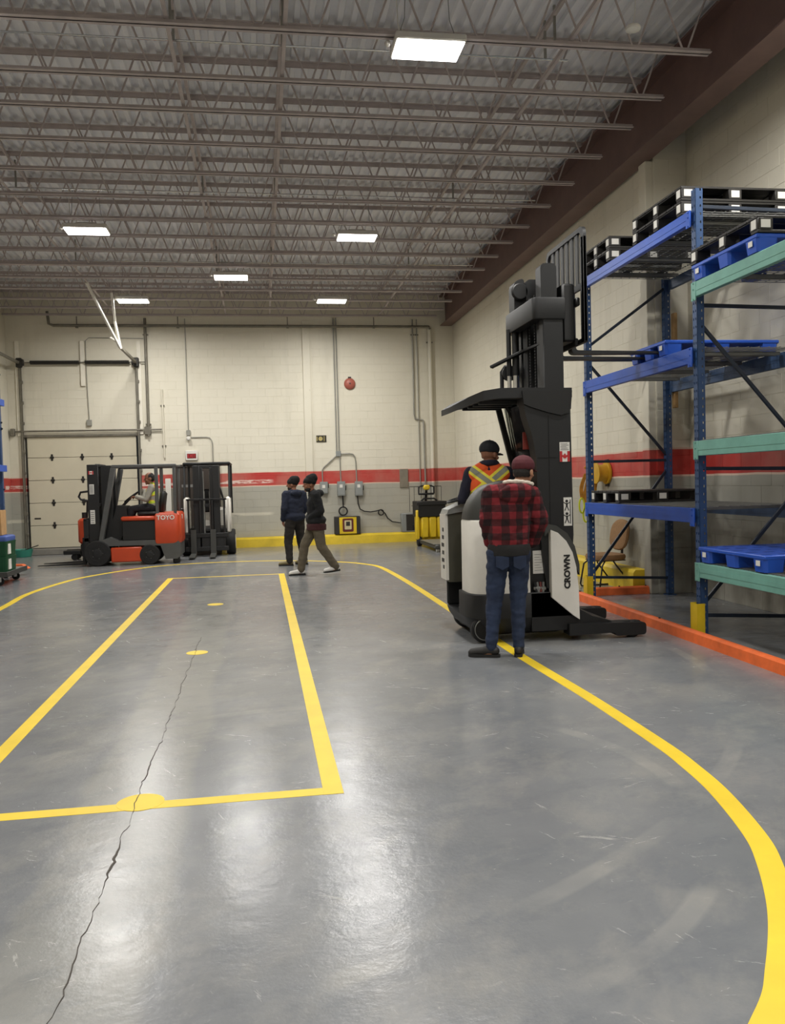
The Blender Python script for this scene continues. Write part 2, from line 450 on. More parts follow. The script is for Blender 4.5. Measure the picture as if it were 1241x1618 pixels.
for y, r in ((4.32, 0.115), (8.15, 0.1), (11.44, 0.105)):
    b = MB(); b.lathe([(r, 0), (r, 0.0021)], (-0.635, y, 0), 'z', 28); b.build('lane_dot', M_TAPE, floor, angle=0)
# the saw-cut joint, worn into a ragged crack
b = MB(); y = 0.6; rings = []
while y < 9.0:
    x = -0.655 + 0.026*noise.fractal(Vector((y*2.3, 3.1, 0)), 1, 2, 4) + 0.006*random.uniform(-1, 1)
    wd = max(0.0004, 0.0016+0.005*noise.noise(Vector((y*2.6, 1, 7))))*(1.0 if y < 5.2 else 0.5)
    rings.append([(x-wd, y, 0), (x+wd, y, 0), (x+wd, y, 0.0026), (x-wd, y, 0.0026)]); y += 0.035
b.loft(rings); b.build('floor_crack', mat('crack_dirt', '#4a453f', 0.9), floor, angle=0)

# walls: solid backing plus concrete blocks, each laid proud of recessed joints
def wall_backing(name, x0, x1, y0, y1, z0=0, z1=ZD):
    b = MB(); b.bb(x0, x1, y0, y1, z0, z1); return b.build(name, M_WALL, kind='structure', angle=0)
wb = MB()
wb.bb(XR+.004, XR2+0.25, YSTEP, YB, 0, ZD); wb.bb(XR2+.004, XR2+0.25, YF, YSTEP, 0, ZD)
wall_right = wb.build('wall_right', M_WALL, kind='structure', angle=0)
wall_left = wall_backing('wall_left', XL-0.2, XL, YF, YB)
wall_front = wall_backing('wall_front', XL-0.2, XR2+0.2, YF-0.2, YF)
DX0, DX1, DZ1 = -5.66, -2.96, 2.92      # overhead door opening
b = MB()
b.bb(XL-.2, DX0, YB+.004, YB+.25, 0, ZD); b.bb(DX0, DX1, YB+.004, YB+.25, DZ1, ZD); b.bb(DX1, XR+.3, YB+.004, YB+.25, 0, ZD)
wall_back = b.build('wall_back', M_WALL, kind='structure', angle=0)
def block_mesh(L, Hh):
    mb = MB(); g = 0.001; c = 0.0014; p = 0.003
    l, h = L/2-g, Hh/2-g
    r0 = [(-l, 0.0, -h), (l, 0.0, -h), (l, 0.0, h), (-l, 0.0, h)]
    l -= c; h -= c
    r1 = [(-l, -p, -h), (l, -p, -h), (l, -p, h), (-l, -p, h)]
    mb.loft([r0, r1]); return mb
_blk = {}
def lay_blocks(wall, cells, centre):
    """cells: (position, length, height, angle); the 300 nearest the eye are parts, the others one mass"""
    cells.sort(key=lambda c: (Vector(c[0])-Vector(centre)).length)
    rest = MB()
    for k, (p, L, Hh, rz) in enumerate(cells):
        key = (round(L, 3), round(Hh, 3))
        if k < 300:
            if key not in _blk: _blk[key] = block_mesh(L, Hh).mesh('block', M_WALL, angle=0)
            o = link('block', _blk[key], wall)
            o.location = Vector(p)+Vector((0, 0, 0)); o.rotation_euler = (0, 0, rz)
            q = random.uniform(-0.0015, 0.0015); o.location += Vector((-math.sin(rz)*q, math.cos(rz)*q, 0))
        else:
            mb = block_mesh(L, Hh); R = Matrix.Rotation(rz, 3, 'Z')
            rest._add([R @ v + Vector(p) for v in mb.v], mb.f)
    if rest.v: rest.build('block_courses', M_WALL, wall, kind='stuff', angle=0)
BL, BH = 0.4, 0.2
def courses(u0, u1, z0, z1, skip=None):
    out = []; r = 0; z = z0
    while z < z1-0.05:
        u = u0 - (BL/2 if r % 2 else 0)
        while u < u1-0.02:
            a, c = max(u, u0), min(u+BL, u1)
            if c-a > 0.05 and not (skip and skip(a, c, z, z+BH)): out.append(((a+c)/2, z+BH/2, c-a))
            u += BL
        z += BH; r += 1
    return out
cells = [((XR+.004, y, z), L, BH, -PI/2) for y, z, L in courses(YSTEP, YB-.0, 0, 5.8)]
cells += [((XR2+.004, y, z), L, BH, -PI/2) for y, z, L in courses(7.25, YSTEP, 0, 6.2)]
cells += [((x, YSTEP, z), L, BH, 0) for x, z, L in courses(XR+.01, XR2, 0, 5.8)]
lay_blocks(wall_right, cells, (3.0, 5.0, 1.8))
def over(a, c, z0, z1): return c > DX0+.01 and a < DX1-.01 and z0 < DZ1-.01
lay_blocks(wall_back, [((x, YB+.004, z), L, BH, 0) for x, z, L in courses(XL+.0, XR, 0, 6.0, over)], (1.5, 18.0, 2.2))

# ceiling: ribbed steel deck on bar joists that span the width
M_DECK = mat('ribbed_steel_deck', '#e2e3e8', 0.5, 0.0, 0.1, 1.2)
M_JOIST = mat('red_oxide_joist_paint', '#b3a9a7', 0.6, 0, 0.12)
M_BEAM = mat('dark_red_beam_paint', '#6b534e', 0.55, 0, 0.12, 3)
b = MB(); x = XL-.1; prof = []
while x < XR2+.2:
    prof += [(x, ZD), (x+.055, ZD), (x+.07, ZD+.04), (x+.135, ZD+.04)]; x += .15
poly = prof + [(x, ZD+.14), (XL-.1, ZD+.14)]
b.prism(poly, 'y', YF-.2, YB+.2)
ceiling = b.build('ceiling', M_DECK, kind='structure', angle=0)
JZ0, JZ1 = 5.78, 6.37
jm = {}
def joist_meshes():
    t, c, wv = MB(), MB(), MB(); x0, x1 = XL+.02, 4.62
    for s in (-1, 1):
        t.bb(XL, 4.95, s*.012, s*.052, JZ1, JZ1+.004); t.bb(XL, 4.95, s*.012, s*.018, JZ1-.045, JZ1)
        c.bb(x0, x1, s*.012, s*.05, JZ0, JZ0+.007); c.bb(x0, x1, s*.012, s*.018, JZ0, JZ0+.045)
    n = 20; st = (x1-x0)/n
    for k in range(n):
        xa = x0+k*st; xm = xa+st*.5
        wv.tube([(xa+.03, 0, JZ1-.02), (xm-.02, 0, JZ0+.02)], .011, 5); wv.tube([(xm+.02, 0, JZ0+.02), (xa+st-.03, 0, JZ1-.02)], .011, 5)
    return t.mesh('top_chord', M_JOIST, angle=0), c.mesh('bottom_chord', M_JOIST, angle=0), wv.mesh('web', M_JOIST, angle=60)
jt, jc, jw = joist_meshes()
JY = [5.05, 6.1, 7.15, 8.18, 9.2, 10.0, 10.95, 11.97, 12.98, 14.05, 15.0, 15.95, 16.95, 17.95, 18.95, 19.95, 20.9, 21.75]
for y in JY:
    j = bpy.data.objects.new('roof_joist', None); COL.objects.link(j); j.parent = ceiling; j.location = (0, y, 0)
    link('top_chord', jt, j); link('bottom_chord', jc, j); link('web', jw, j)
for x in (-3.4, -0.72, 0.36, 3.15):
    for z in (JZ0+.05, JZ1-.06):
        b = MB(); b.bb(x-.02, x+.02, 5.0, 21.85, z, z+.006); b.bb(x-.02, x-.014, 5.0, 21.85, z, z+.04)
        b.build('bridging_angle', M_JOIST, ceiling, angle=0)
b = MB()
b.bb(4.76, 5.06, YF, YB-.02, 5.58, 5.6); b.bb(4.9, 4.92, YF, YB-.02, 5.6, 6.32); b.bb(4.74, 5.08, YF, YB-.02, 6.32, 6.35)
b.build('trim_1', M_BEAM, kind='structure', angle=0)
for y in (YSTEP+.12,):     # flat pilaster carrying the beam
    b = MB(); b.bb(5.0, 5.11, y-.1, y+.1, 0, 5.58, .008); b.build('trim_2', M_WALL, kind='structure', angle=0)
b = MB(); b.bb(1.16, 1.35, YB-.05, YB+.02, 0, 5.7, .006); b.build('trim_3', M_WALL, kind='structure', angle=0)

# yellow kerbs at the foot of the walls
M_KERB = mat('worn_yellow_kerb_paint', '#d6b92c', 0.5, 0, 0.16, 2.5)
b = MB(); b.prism([(21.72, 0), (21.74, .2), (21.80, .245), (21.985, .245), (21.985, 0)], 'x', -1.0, 4.86); b.build('baseboard_back', M_KERB, kind='structure', angle=0)
b = MB(); b.prism([(4.87, 0), (4.88, .25), (4.91, .29), (5.09, .29), (5.09, 0)], 'y', 10.75, 21.7); b.build('baseboard_right', M_KERB, kind='structure', angle=0)

# ---------------------------------------------------------------- overhead door and its hardware
M_DOOR = mat('cream_door_skin', '#cfc8b2', 0.45, 0, 0.04, 2)
M_PLANK = mat('white_painted_plank', '#e6e1d2', .5, 0, .05)
M_TRACK = mat('dull_track_steel', '#7b776c', 0.5, 0.5, 0.2)
M_DARKST = mat('dark_spring_steel', '#34322f', 0.5, 0.3)
door = thing('door_1', None, None, ((DX0+DX1)/2, YB+.05, 0)); door['kind'] = 'structure'
ph = (DZ1-.15)/5
for k in range(5):
    b = MB(); z0 = .15+k*ph
    b.box(((DX0+DX1)/2, YB+.05, z0+ph/2), (DX1-DX0-.12, .05, ph-.008), .006)
    p = b.build('door_panel', M_DOOR, door)
    if k < 4:
        for x in (-5.03, -4.32, -3.62):
            h = MB(); h.box((x, YB+.02, z0+ph), (.05, .012, .16), .004); h.cyl((x-.045, YB+.012, z0+ph), (x+.045, YB+.012, z0+ph), .016, 8)
            h.box((x, YB+.015, z0+ph), (.09, .012, .05), .004); h.build('hinge', M_DARKST, p)
b = MB(); b.box((-5.42, YB+.021, .88), (.15, .006, .035), .002); b.build('door_plate', M_DARKST, door)
b = MB(); b.bb(DX0, DX1, YB-.02, YB+.02, DZ1-.06, DZ1, .01); b.build('top_strut', M_TRACK, door)
b = MB(); b.bb(DX0, DX1, YB-.28, YB+.02, 0, .14, .01); b.build('sill', mat('sill_concrete', '#85827a', .7), door)
for x, s in ((DX0-.02, -1), (DX1+.02, 1)):
    b = MB()
    b.bb(x-.03, x+.03, YB-.07, YB-.064, .1, 4.6); b.bb(x-.03, x-.024, YB-.07, YB-.02, .1, 4.6); b.bb(x+.024, x+.03, YB-.07, YB-.02, .1, 4.6)
    for z in (.5, 1.0, 1.5, 2.0, 2.5, 3.2, 3.7, 4.2): b.box((x+.03, YB-.045, z), (.05, .06, .07), .005)
    b.build('vertical_track', M_TRACK, door)
    b = MB(); b.bar((x, YB-.1, 4.66), (x, 19.5, 4.66), .05, .06); b.build('horizontal_track', M_TRACK, door)
    b = MB(); b.bb(x+s*.06-.05, x+s*.06+.05, YB-.03, YB, 2.9, 5.2, .004); b.build('mounting_plank', M_PLANK, door)
    b = MB(); b.bb(x-.07, x+.07, YB-.14, YB-.03, 4.55, 4.78, .02); b.cyl((x-.03*s, YB-.09, 4.67), (x-.1*s, YB-.09, 4.67), .08, 16); b.build('cable_drum', M_DARKST, door)
b = MB(); b.bb(-4.27, -4.16, YB-.05, YB, 4.1, 5.2, .004); b.build('mounting_plank', M_PLANK, door)
b = MB(); b.cyl((-5.7, YB-.09, 4.67), (-2.72, YB-.09, 4.67), .014, 8); b.build('torsion_shaft', M_TRACK, door)
for xa, xb in ((-5.43, -4.28), (-4.15, -3.1)):
    b = MB(); pts = []; n = 46
    for k in range(n*8+1):
        a = 2*PI*k/8; pts.append((xa+(xb-xa)*k/(n*8), YB-.09+.038*math.cos(a), 4.67+.038*math.sin(a)))
    b.tube(pts, .0125, 5); b.build('torsion_spring', M_DARKST, door)
b = MB(); b.cyl((-5.9, YB-.06, 3.01), (-2.38, YB-.06, 3.01), .02, 8); b.bb(-5.95, -5.85, YB-.1, YB, 2.9, 3.08, .01); b.bb(-2.8, -2.64, YB-.1, YB, 2.88, 3.08, .01)
b.build('lift_shaft', M_TRACK, door)
# white angle hangers holding the end of the near horizontal track
hg = thing('track_hanger', 'pair of white angle struts hanging from the roof to the overhead door track', 'bracket', (-2.94, 19.5, 4.66))
for p0, p1 in (((-2.94, 19.5, 4.62), (-3.4, 18.4, 5.79)), ((-2.94, 19.5, 4.62), (-3.03, 19.4, 5.2)), ((-3.03, 19.4, 5.2), (-3.07, 19.3, 5.79)), ((-2.95, 19.5, 4.72), (-3.13, 19.3, 4.83))):
    b = MB(); b.bar(p0, p1, .05, .012); b.bar((p0[0]+.02, p0[1], p0[2]), (p1[0]+.02, p1[1], p1[2]), .012, .05); b.build('strut', M_WHITE, hg)

# personnel door
M_DOORB = mat('brown_steel_door', '#3a322c', .5, 0, .1)
d2 = thing('door_2', None, None, (-1.55, YB, 0)); d2['kind'] = 'structure'
b = MB(); b.bb(-2.06, -1.06, YB-.04, YB+.0, .0, 2.06, .006); b.build('door_leaf', M_DOORB, d2)
b = MB(); b.bb(-2.12, -2.06, YB-.07, YB, 0, 2.12, .004); b.bb(-1.06, -1.0, YB-.07, YB, 0, 2.12, .004); b.bb(-2.12, -1.0, YB-.07, YB, 2.06, 2.12, .004); b.build('door_frame', M_DOORB, d2)
b = MB(); b.bb(-1.95, -1.63, YB-.045, YB-.04, 1.55, 1.62); b.build('door_plate', M_STEEL, d2)
b = MB(); b.bb(-2.02, -1.9, YB-.09, YB-.04, 1.0, 1.03, .01); b.build('door_handle', M_CHROME, d2)

# ---------------------------------------------------------------- ceiling lamps
M_LAMP = lamp_material()
M_LAMPB = mat('lamp_housing', '#c9c6bf', .4, .2, .03)
lamp = local(thing('high_bay_lamp', 'x', 'ceiling lamp', (0, 0, 0), 'lit rectangular high bay lamps'))
b = MB(); b.box((0, 0, .045), (.68, .40, .07), .012); b.box((0, 0, .10), (.3, .16, .06), .01); b.build('housing', M_LAMPB, lamp)
b = MB(); b.bb(-.32, .32, -.18, .18, -.004, .012); b.build('diffuser', M_LAMP, lamp, 'glowing white diffuser', angle=0)
ld = bpy.data.lights.new('lamp_light', 'AREA'); ld.shape = 'RECTANGLE'; ld.size = .62; ld.size_y = .34; ld.energy = LAMP_W; ld.color = (1.0, 0.975, 0.93); ld.spread = math.radians(170)
lo = bpy.data.objects.new('lamp_light', ld); COL.objects.link(lo); lo.parent = lamp; lo.location = (0, 0, -.006)
for s in (-1, 1):
    b = MB(); b.tube([(s*.3, 0, .08), (s*.22, 0, .3), (s*.2, 0, .74)], .004, 5); b.build('hanging_cable', M_STEEL, lamp)
b = MB(); b.ell((-.39, 0, .05), (.03, .03, .03)); b.build('sensor', M_LAMPB, lamp)
b = MB(); b.tube([(-.24, .1, .1), (-.3, .12, .2), (-.24, .12, .27), (-.17, .12, .2), (-.22, .12, .14), (-.27, .1, .3), (-.28, .1, .745)], .006, 5); b.build('power_cord', M_LABEL, lamp)
LAMPS = [(1.72, 8.2, 'nearest and largest lit ceiling lamp, alone near the top above the truck'),
         (-2.62, 14.4, 'lit ceiling lamp high on the left, farther than the nearest lamp'),
         (1.74, 14.5, 'lit ceiling lamp in the middle distance left of the dark red beam'),
         (-0.45, 17.4, 'lit ceiling lamp hanging centrally between the four farther lamps'),
         (-2.65, 19.65, 'lit ceiling lamp hanging beside the white track struts near the back wall'),
         (1.73, 19.55, 'far lit ceiling lamp above the round red bell near the back wall'),
         (-2.62, 8.2, None), (4.4, 6.4, None), (3.6, -.6, None), (1.73, 2.2, None), (-2.62, 2.2, None), (1.73, -4, None), (-2.62, -4, None)]  # the two unseen lamps farthest right are added to brighten the near wall
for k, (x, y, lb) in enumerate(LAMPS):
    lb = lb or 'lit ceiling lamp out of view beyond the edges of the photo'
    if k == 0: lamp.location = (x, y, 5.68); lamp['label'] = lb
    else: dup(lamp, (x, y, 5.68), 0, lb)

# ================================================================== PALLET RACK ON THE RIGHT
rack = thing('pallet_rack', 'tall blue and green pallet rack of two bays along the right wall', 'rack', (4.65, 8.97, 0))
FX, RX = 4.1, 5.16                      # aisle face of the front posts, rear posts
M_DARKBR = mat('dark_blue_brace_paint', '#1d2838', .5, 0, .15)
def post(mb, x, y, z0, z1, pitch=.075):
    """C-section upright, punched with slots: thin cheeks between the slots"""
    wdt, dep, th = .078, .075, .004
    for face in range(3):
        def put(a0, a1, za, zb):
            if face == 0: mb.bb(x, x+th, y+a0, y+a1, za, zb)                      # aisle face
            else:
                yy = y-wdt/2 if face == 1 else y+wdt/2-th
                mb.bb(x+a0, x+a1, yy, yy+th, za, zb)
        if face == 0:
            for a0, a1 in ((-wdt/2, -.026), (-.012, .012), (.026, wdt/2)): put(a0, a1, z0, z1)
            cols = ((-.026, -.012), (.012, .026))
        else:
            for a0, a1 in ((0, .045), (.058, dep)): put(a0, a1, z0, z1)
            cols = ((.045, .058),)
        z = z0
        while z < z1:
            for c0, c1 in cols: put(c0, c1, z, min(z+pitch-.022, z1))
            z += pitch
YA, YBP, YC = 10.35, 7.59, 4.83
def upright(y, zt):
    fr = bpy.data.objects.new('upright_frame', None); COL.objects.link(fr); fr.parent = rack; ORG['x'] = 0
    ORG[fr.name] = ORG[rack.name]
    for x, nm in ((FX, 'post'), (RX, 'post')):
        b = MB(); post(b, x, y, 0.02, zt if x == FX else zt-.02); b.bb(x-.02, x+.1, y-.06, y+.06, 0, .012); b.build(nm, M_RBLUE, fr, angle=0)
    return fr
def brace(fr, y, z0, z1):
    b = MB(); b.bar((FX+.06, y, z0), (RX+.02, y, z1), .028, .034, .003); b.build('brace', M_DARKBR, fr)
fa = upright(YA, 4.1)
for z0, z1 in ((3.2, 3.93), (3.02, 3.02), (2.96, 1.8), (1.74, 1.74), (.33, 1.62), (.27, .22)): brace(fa, YA, z0, z1)
fb = upright(YBP, 4.22)
for z0, z1 in ((4.06, 4.04), (3.14, 3.12), (2.96, 1.82), (1.6, 1.58), (.32, 1.42), (.2, .14)): brace(fb, YBP, z0, z1)
fc = upright(YC, 4.22)
for z0, z1 in ((3.14, 3.12), (2.96, 1.82), (1.6, 1.58), (.32, 1.42)): brace(fc, YC, z0, z1)
M_RSHADED = mat('shaded_rack_paint', '#3a5274', .5, 0, .15)  # shade on the rear beams put into the colour as a slate blue
def beam(x, y0, y1, zt, h, mt):
    """step beam with the end plates that hook on the posts"""
    b = MB(); b.bb(x-.025, x+.025, y0+.042, y1-.042, zt-h, zt, .004); b.bb(x-.028, x-.024, y0+.06, y1-.06, zt-h*.62, zt-h*.34)
    o = b.build('beam', mt, rack)
    for y in (y0+.042, y1-.042):
        c = MB(); c.bb(x-.03, x-.02, y-.042, y+.042, zt-h-.035, zt, .003)
        for z in (zt-h-.02, zt-h*.5, zt-.015): c.cyl((x-.036, y, z), (x-.03, y, z), .008, 6)
        c.build('end_plate', mt, o)
def deck(y0, y1, zt):
    b = MB(); y = y0+.06
    while y < y1-.05: b.bb(FX+.0, RX+.05, y-.003, y+.003, zt, zt+.006); y += .06
    x = FX+.03
    while x < RX+.05: b.bb(x-.003, x+.003, y0+.05, y1-.05, zt+.006, zt+.012); x += .11
    yy = y0+.05
    b.build('wire_deck', M_STEEL, rack, angle=0)
    for k in range(4):
        yc = y0+.35+k*(y1-y0-.7)/3; c = MB(); c.bb(FX+.03, RX+.02, yc-.035, yc-.031, zt-.035, zt); c.bb(FX+.03, RX+.02, yc+.031, yc+.035, zt-.035, zt); c.bb(FX+.03, RX+.02, yc-.035, yc+.035, zt-.004, zt)
        c.build('deck_channel', M_STEEL, rack, angle=0)
for zt, h in ((4.03, .125), (2.75, .15), (1.225, .14)):
    beam(FX-.005, YBP, YA, zt, h, M_BBLUE); beam(RX+.08, YBP, YA, zt, h, M_RSHADED); deck(YBP, YA, zt)
for zt, h in ((3.345, .14), (1.86, .14), (.71, .14)):
    beam(FX-.005, YC, YBP, zt, h, M_RGREEN); beam(RX+.08, YC, YBP, zt, h, M_RSHADED); deck(YC, YBP, zt)
for y, h in ((YA, .29), (YBP, .32), (YC, .32)):
    b = MB(); b.bb(FX-.05, FX-.042, y-.065, y+.065, 0, h); b.bb(FX-.05, FX+.03, y-.065, y-.057, 0, h); b.bb(FX-.05, FX+.03, y+.057, y+.065, 0, h)
    b.build('post_guard', M_YELLOW, rack, 'yellow post guard', angle=0)
b = MB(); b.bb(RX+.085, RX+.13, YA-.12, YA-.04, 2.4, 3.6, .004); b.build('wood_strip', M_WOOD, rack, 'upright strip of raw lumber')

# pallets
def blue_pallet(L, Wd):
    """nestable plastic pallet, nine feet; x depth L, y width Wd"""
    p = local(thing('plastic_pallet', 'x', 'pallet'))
    b = MB(); b.box((0, 0, .125), (L, Wd, .036), .008)
    n = 7
    d = b.build('deck', M_PBLUE, p)
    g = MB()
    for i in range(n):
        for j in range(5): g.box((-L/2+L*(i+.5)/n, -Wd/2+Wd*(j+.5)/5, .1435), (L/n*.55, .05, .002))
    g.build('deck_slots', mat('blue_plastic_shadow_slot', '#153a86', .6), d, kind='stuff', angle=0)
    for i in (-1, 0, 1):
        for j in (-1, 0, 1):
            fw, fl = (.2, .2)
            f = MB(); cx, cy = i*(L/2-fl/2-.004), j*(Wd/2-fw/2-.004)
            rr = lambda k: [(cx+dx*(fl/2-k)*.98, cy+dy*(fw/2-k)*.98) for dx, dy in ((-1, -.75), (-.75, -1), (.75, -1), (1, -.75), (1, .75), (.75, 1), (-.75, 1), (-1, .75))]
            f.loft([[(a, c, 0) for a, c in rr(.012)], [(a, c, .11) for a, c in rr(0)]])
            o = f.build('foot', M_PBLUE, p, angle=30)
            if i == -1 and j != 0:
                s = MB(); s.box((cx-fl/2-.002, cy, .075), (.003, .06, .045)); s.build('label_sticker', M_LABEL, o, 'white sticker', angle=0)
    return p
def black_pallet(L, Wd):
    p = local(thing('black_pallet', 'x', 'pallet'))
    for k in range(7):
        y = -Wd/2+Wd*(k+.5)/7; b = MB(); b.box((0, y, .128), (L, Wd/7-.012, .022), .003); b.build('deck_board', M_PBLACK, p)
    for j in (-1, 0, 1):
        b = MB(); b.box((0, j*(Wd/2-.05), .011), (L, .1, .022), .003); b.build('runner', M_PBLACK, p)
        for i in (-1, 0, 1):
            b = MB(); b.box((i*(L/2-.07), j*(Wd/2-.06), .0695), (.138, .118, .097), .006); o = b.build('block', M_PBLACK, p)
            if i == -1:
                s = MB(); s.box((-L/2+.000, j*(Wd/2-.06), .072), (.004, .07, .075)); s.build('label_sticker', M_LABEL, o, 'white sticker', angle=0)
            if j == -1:
                s = MB(); s.box((i*(L/2-.07), -Wd/2+.0, .072), (.085, .004, .065)); s.build('label_sticker', M_LABEL, o, 'white sticker', angle=0)
    b = MB()
    for i in (-1, 0, 1): b.box((i*(L/2-.06), 0, .1125), (.1, Wd, .011), .002)
    b.build('cross_board', M_PBLACK, p)
    return p
H = .1395
zt = 4.03+.012
bp1 = black_pallet(1.08, .84); bp1.location = (4.6, 9.86, zt)
bp1['label'] = 'small black pallet at the bottom of the short stack by the truck mast'
dup(bp1, (4.6, 9.86, zt+H), 0, 'small black pallet on top of the short stack by the truck mast')
bp2 = black_pallet(1.12, 1.1); bp2.location = (4.64, 8.325, zt); bp2['label'] = 'large black pallet at the bottom of the stack beside the tall front post'
dup(bp2, (4.64, 8.325, zt+H), 0, 'large black pallet topping the stack beside the tall front post')
dup(bp2, (4.62, 7.03, 3.357+.1435+.002), 0, 'large black pallet lying on a blue pallet above the green beam')
dup(bp1, (4.63, 9.78, 1.237), 0, 'single black pallet on the low blue shelf above the brown chair')
b1 = blue_pallet(1.14, 1.08); b1.location = (4.63, 7.03, 3.357); b1['label'] = 'blue plastic pallet under a black pallet on the upper green beam'
dup(b1, (4.63, 6.97, .722), 0, 'blue plastic pallet on the lowest green shelf near the floor')
b2 = blue_pallet(1.25, .84); b2.location = (4.69, 8.54, 2.762); b2['label'] = 'blue plastic pallet with the truck forks slid into it on the middle shelf'

# orange beams lying on the floor
for (p0, p1, lb) in (((3.9, 10.5), (3.88, 5.7), 'long orange steel rail on the floor before the pallet rack'), ((4.22, 10.56), (5.0, 10.52), 'short orange rail on the floor behind the far rack post')):
    a, c = Vector((*p0, 0)), Vector((*p1, 0)); mid = (a+c)/2
    t = thing('floor_rail', lb, 'rail', mid)
    dirv = (c-a).normalized(); n = Vector((-dirv.y, dirv.x, 0)); n = n if n.x > 0 or abs(n.x) < .5 and n.y > 0 else -n
    b = MB(); prof = [(0, 0), (.012, .085), (.045, .1), (.078, .1), (.082, .092), (.05, .085), (.03, .075), (.02, .012), (.1, .01), (.1, 0)]
    b.loft([[tuple(a+n*u+Vector((0, 0, z))) for u, z in prof], [tuple(c+n*u+Vector((0, 0, z))) for u, z in prof]][::1])
    b.build('rail', M_ORANGE, t, angle=20)
    for q in (.04, .5, .96):
        b = MB(); cc = a.lerp(c, q)+n*.06; b.cyl(cc+Vector((0, 0, .1)), cc+Vector((0, 0, .112)), .012, 6); b.build('bolt', M_DARKST, t)

# brown chair behind the rack
M_CHAIR = mat('brown_upholstery', '#8a6a48', .9, 0, .12, 30, .2)
ch = local(thing('chair', 'brown upholstered chair with black sled legs behind the far rack post', 'chair', (0, 0, 0)))
b = MB(); rings = []
for z, s in ((.395, .90), (.405, .97), (.44, 1.0), (.47, .96), (.478, .85)):
    rings.append([(.25*s*math.copysign(abs(math.cos(a))**.6, math.cos(a)), .24*s*math.copysign(abs(math.sin(a))**.6, math.sin(a)), z+.012*math.cos(a)*0) for a in [2*PI*k/32 for k in range(32)]])
b.loft(rings); b.build('seat', M_CHAIR, ch)
b = MB(); rings = []
for d, s in ((-.03, .8), (-.022, .93), (0, 1), (.022, .95), (.034, .8)):
    rg = []
    for k in range(32):
        a = 2*PI*k/32; u = .215*s*math.copysign(abs(math.cos(a))**.75, math.cos(a)); v = .215*s*math.copysign(abs(math.sin(a))**.75, math.sin(a))
        rg.append((u, -.245-d-.18*v-.25*u*u*0+.25*u*u, .73+v))
    rings.append(rg)
b.loft(rings); b.build('backrest', M_CHAIR, ch)
b = MB(); b.box((0, 0, .39), (.4, .4, .012), .004); b.bar((0, -.15, .39), (0, -.27, .44), .05, .008); b.bar((0, -.27, .43), (0, -.285, .7), .05, .008, up=(0, 1, 0)); b.build('seat_frame', M_BLACK2, ch)
for s in (-1, 1):
    b = MB(); b.tube([(s*.2, .14, .385), (s*.235, .2, .33), (s*.25, .25, .05), (s*.25, .235, .014), (s*.25, .2, .012), (s*.25, -.2, .012), (s*.25, -.235, .014), (s*.25, -.25, .05), (s*.235, -.02, .33), (s*.2, .0, .385)], .0115, 8)
    b.build('leg', M_BLACK2, ch)
ch.location = (4.72, 11.3, 0); ch.rotation_euler = (0, 0, math.radians(100))

# yellow reel with a harness hanging on the right wall
M_REEL = mat('yellow_reel_plastic', '#c89b22', .5, 0, .1)
t = thing('wall_reel', 'yellow drum reel fixed on the red stripe behind the rack', 'reel', (5.1, 12.05, 1.6))
b = MB(); b.lathe([(.02, -.0), (.165, 0), (.165, -.03), (.125, -.03), (.125, -.17), (.155, -.17), (.155, -.19), (.03, -.2)], (5.09, 12.05, 1.6), 'x', 28); b.build('drum', M_REEL, t)
b = MB(); b.box((5.085, 12.05, 1.6), (.03, .1, .4), .005); b.build('bracket', M_DARKST, t)
M_HARN = mat('orange_harness_webbing', '#b9822f', .9, 0, .2, 20); M_HARY = mat('lime_strap', '#c9d22b', .8)
t = thing('safety_harness', 'orange and lime safety harness hanging below the yellow wall reel', 'harness', (4.98, 12.3, 1.2))
for k, (xs, z0_, z1_, w_) in enumerate(((4.96, 1.72, 1.1, .035), (4.86, 1.66, 1.16, .04), (4.79, 1.6, 1.22, .03), (5.01, 1.6, 1.2, .022), (4.92, 1.74, 1.3, .03))):
    b = MB(); yy = 12.28+.02*k; rings = []
    for q in range(7):
        t_ = q/6; x = xs+.06*(1-t_)**2+.015*math.sin(5*t_+k); z = z0_+(z1_-z0_)*t_
        rings.append([(x-w_, yy-.006, z), (x+w_, yy-.006, z), (x+w_, yy+.006, z), (x-w_, yy+.006, z)])
    b.loft(rings); b.build('webbing', M_HARY if k in (3,) else M_HARN, t)
b = MB(); b.tube([(5.06, 12.3, 1.7), (4.95, 12.3, 1.76), (4.84, 12.32, 1.68)], .02, 7); b.build('hanging_loop', M_HARN, t)
for k, (x, z) in enumerate(((4.78, 1.12), (4.84, .98), (5.02, 1.16))):
    b = MB(); b.tube([(x+.04*math.cos(a), 12.3, z+.11*math.sin(a)) for a in [2*PI*i/16 for i in range(16)]], .014, 6, True); b.build('lime_loop', M_HARY, t, 'lime yellow loop')

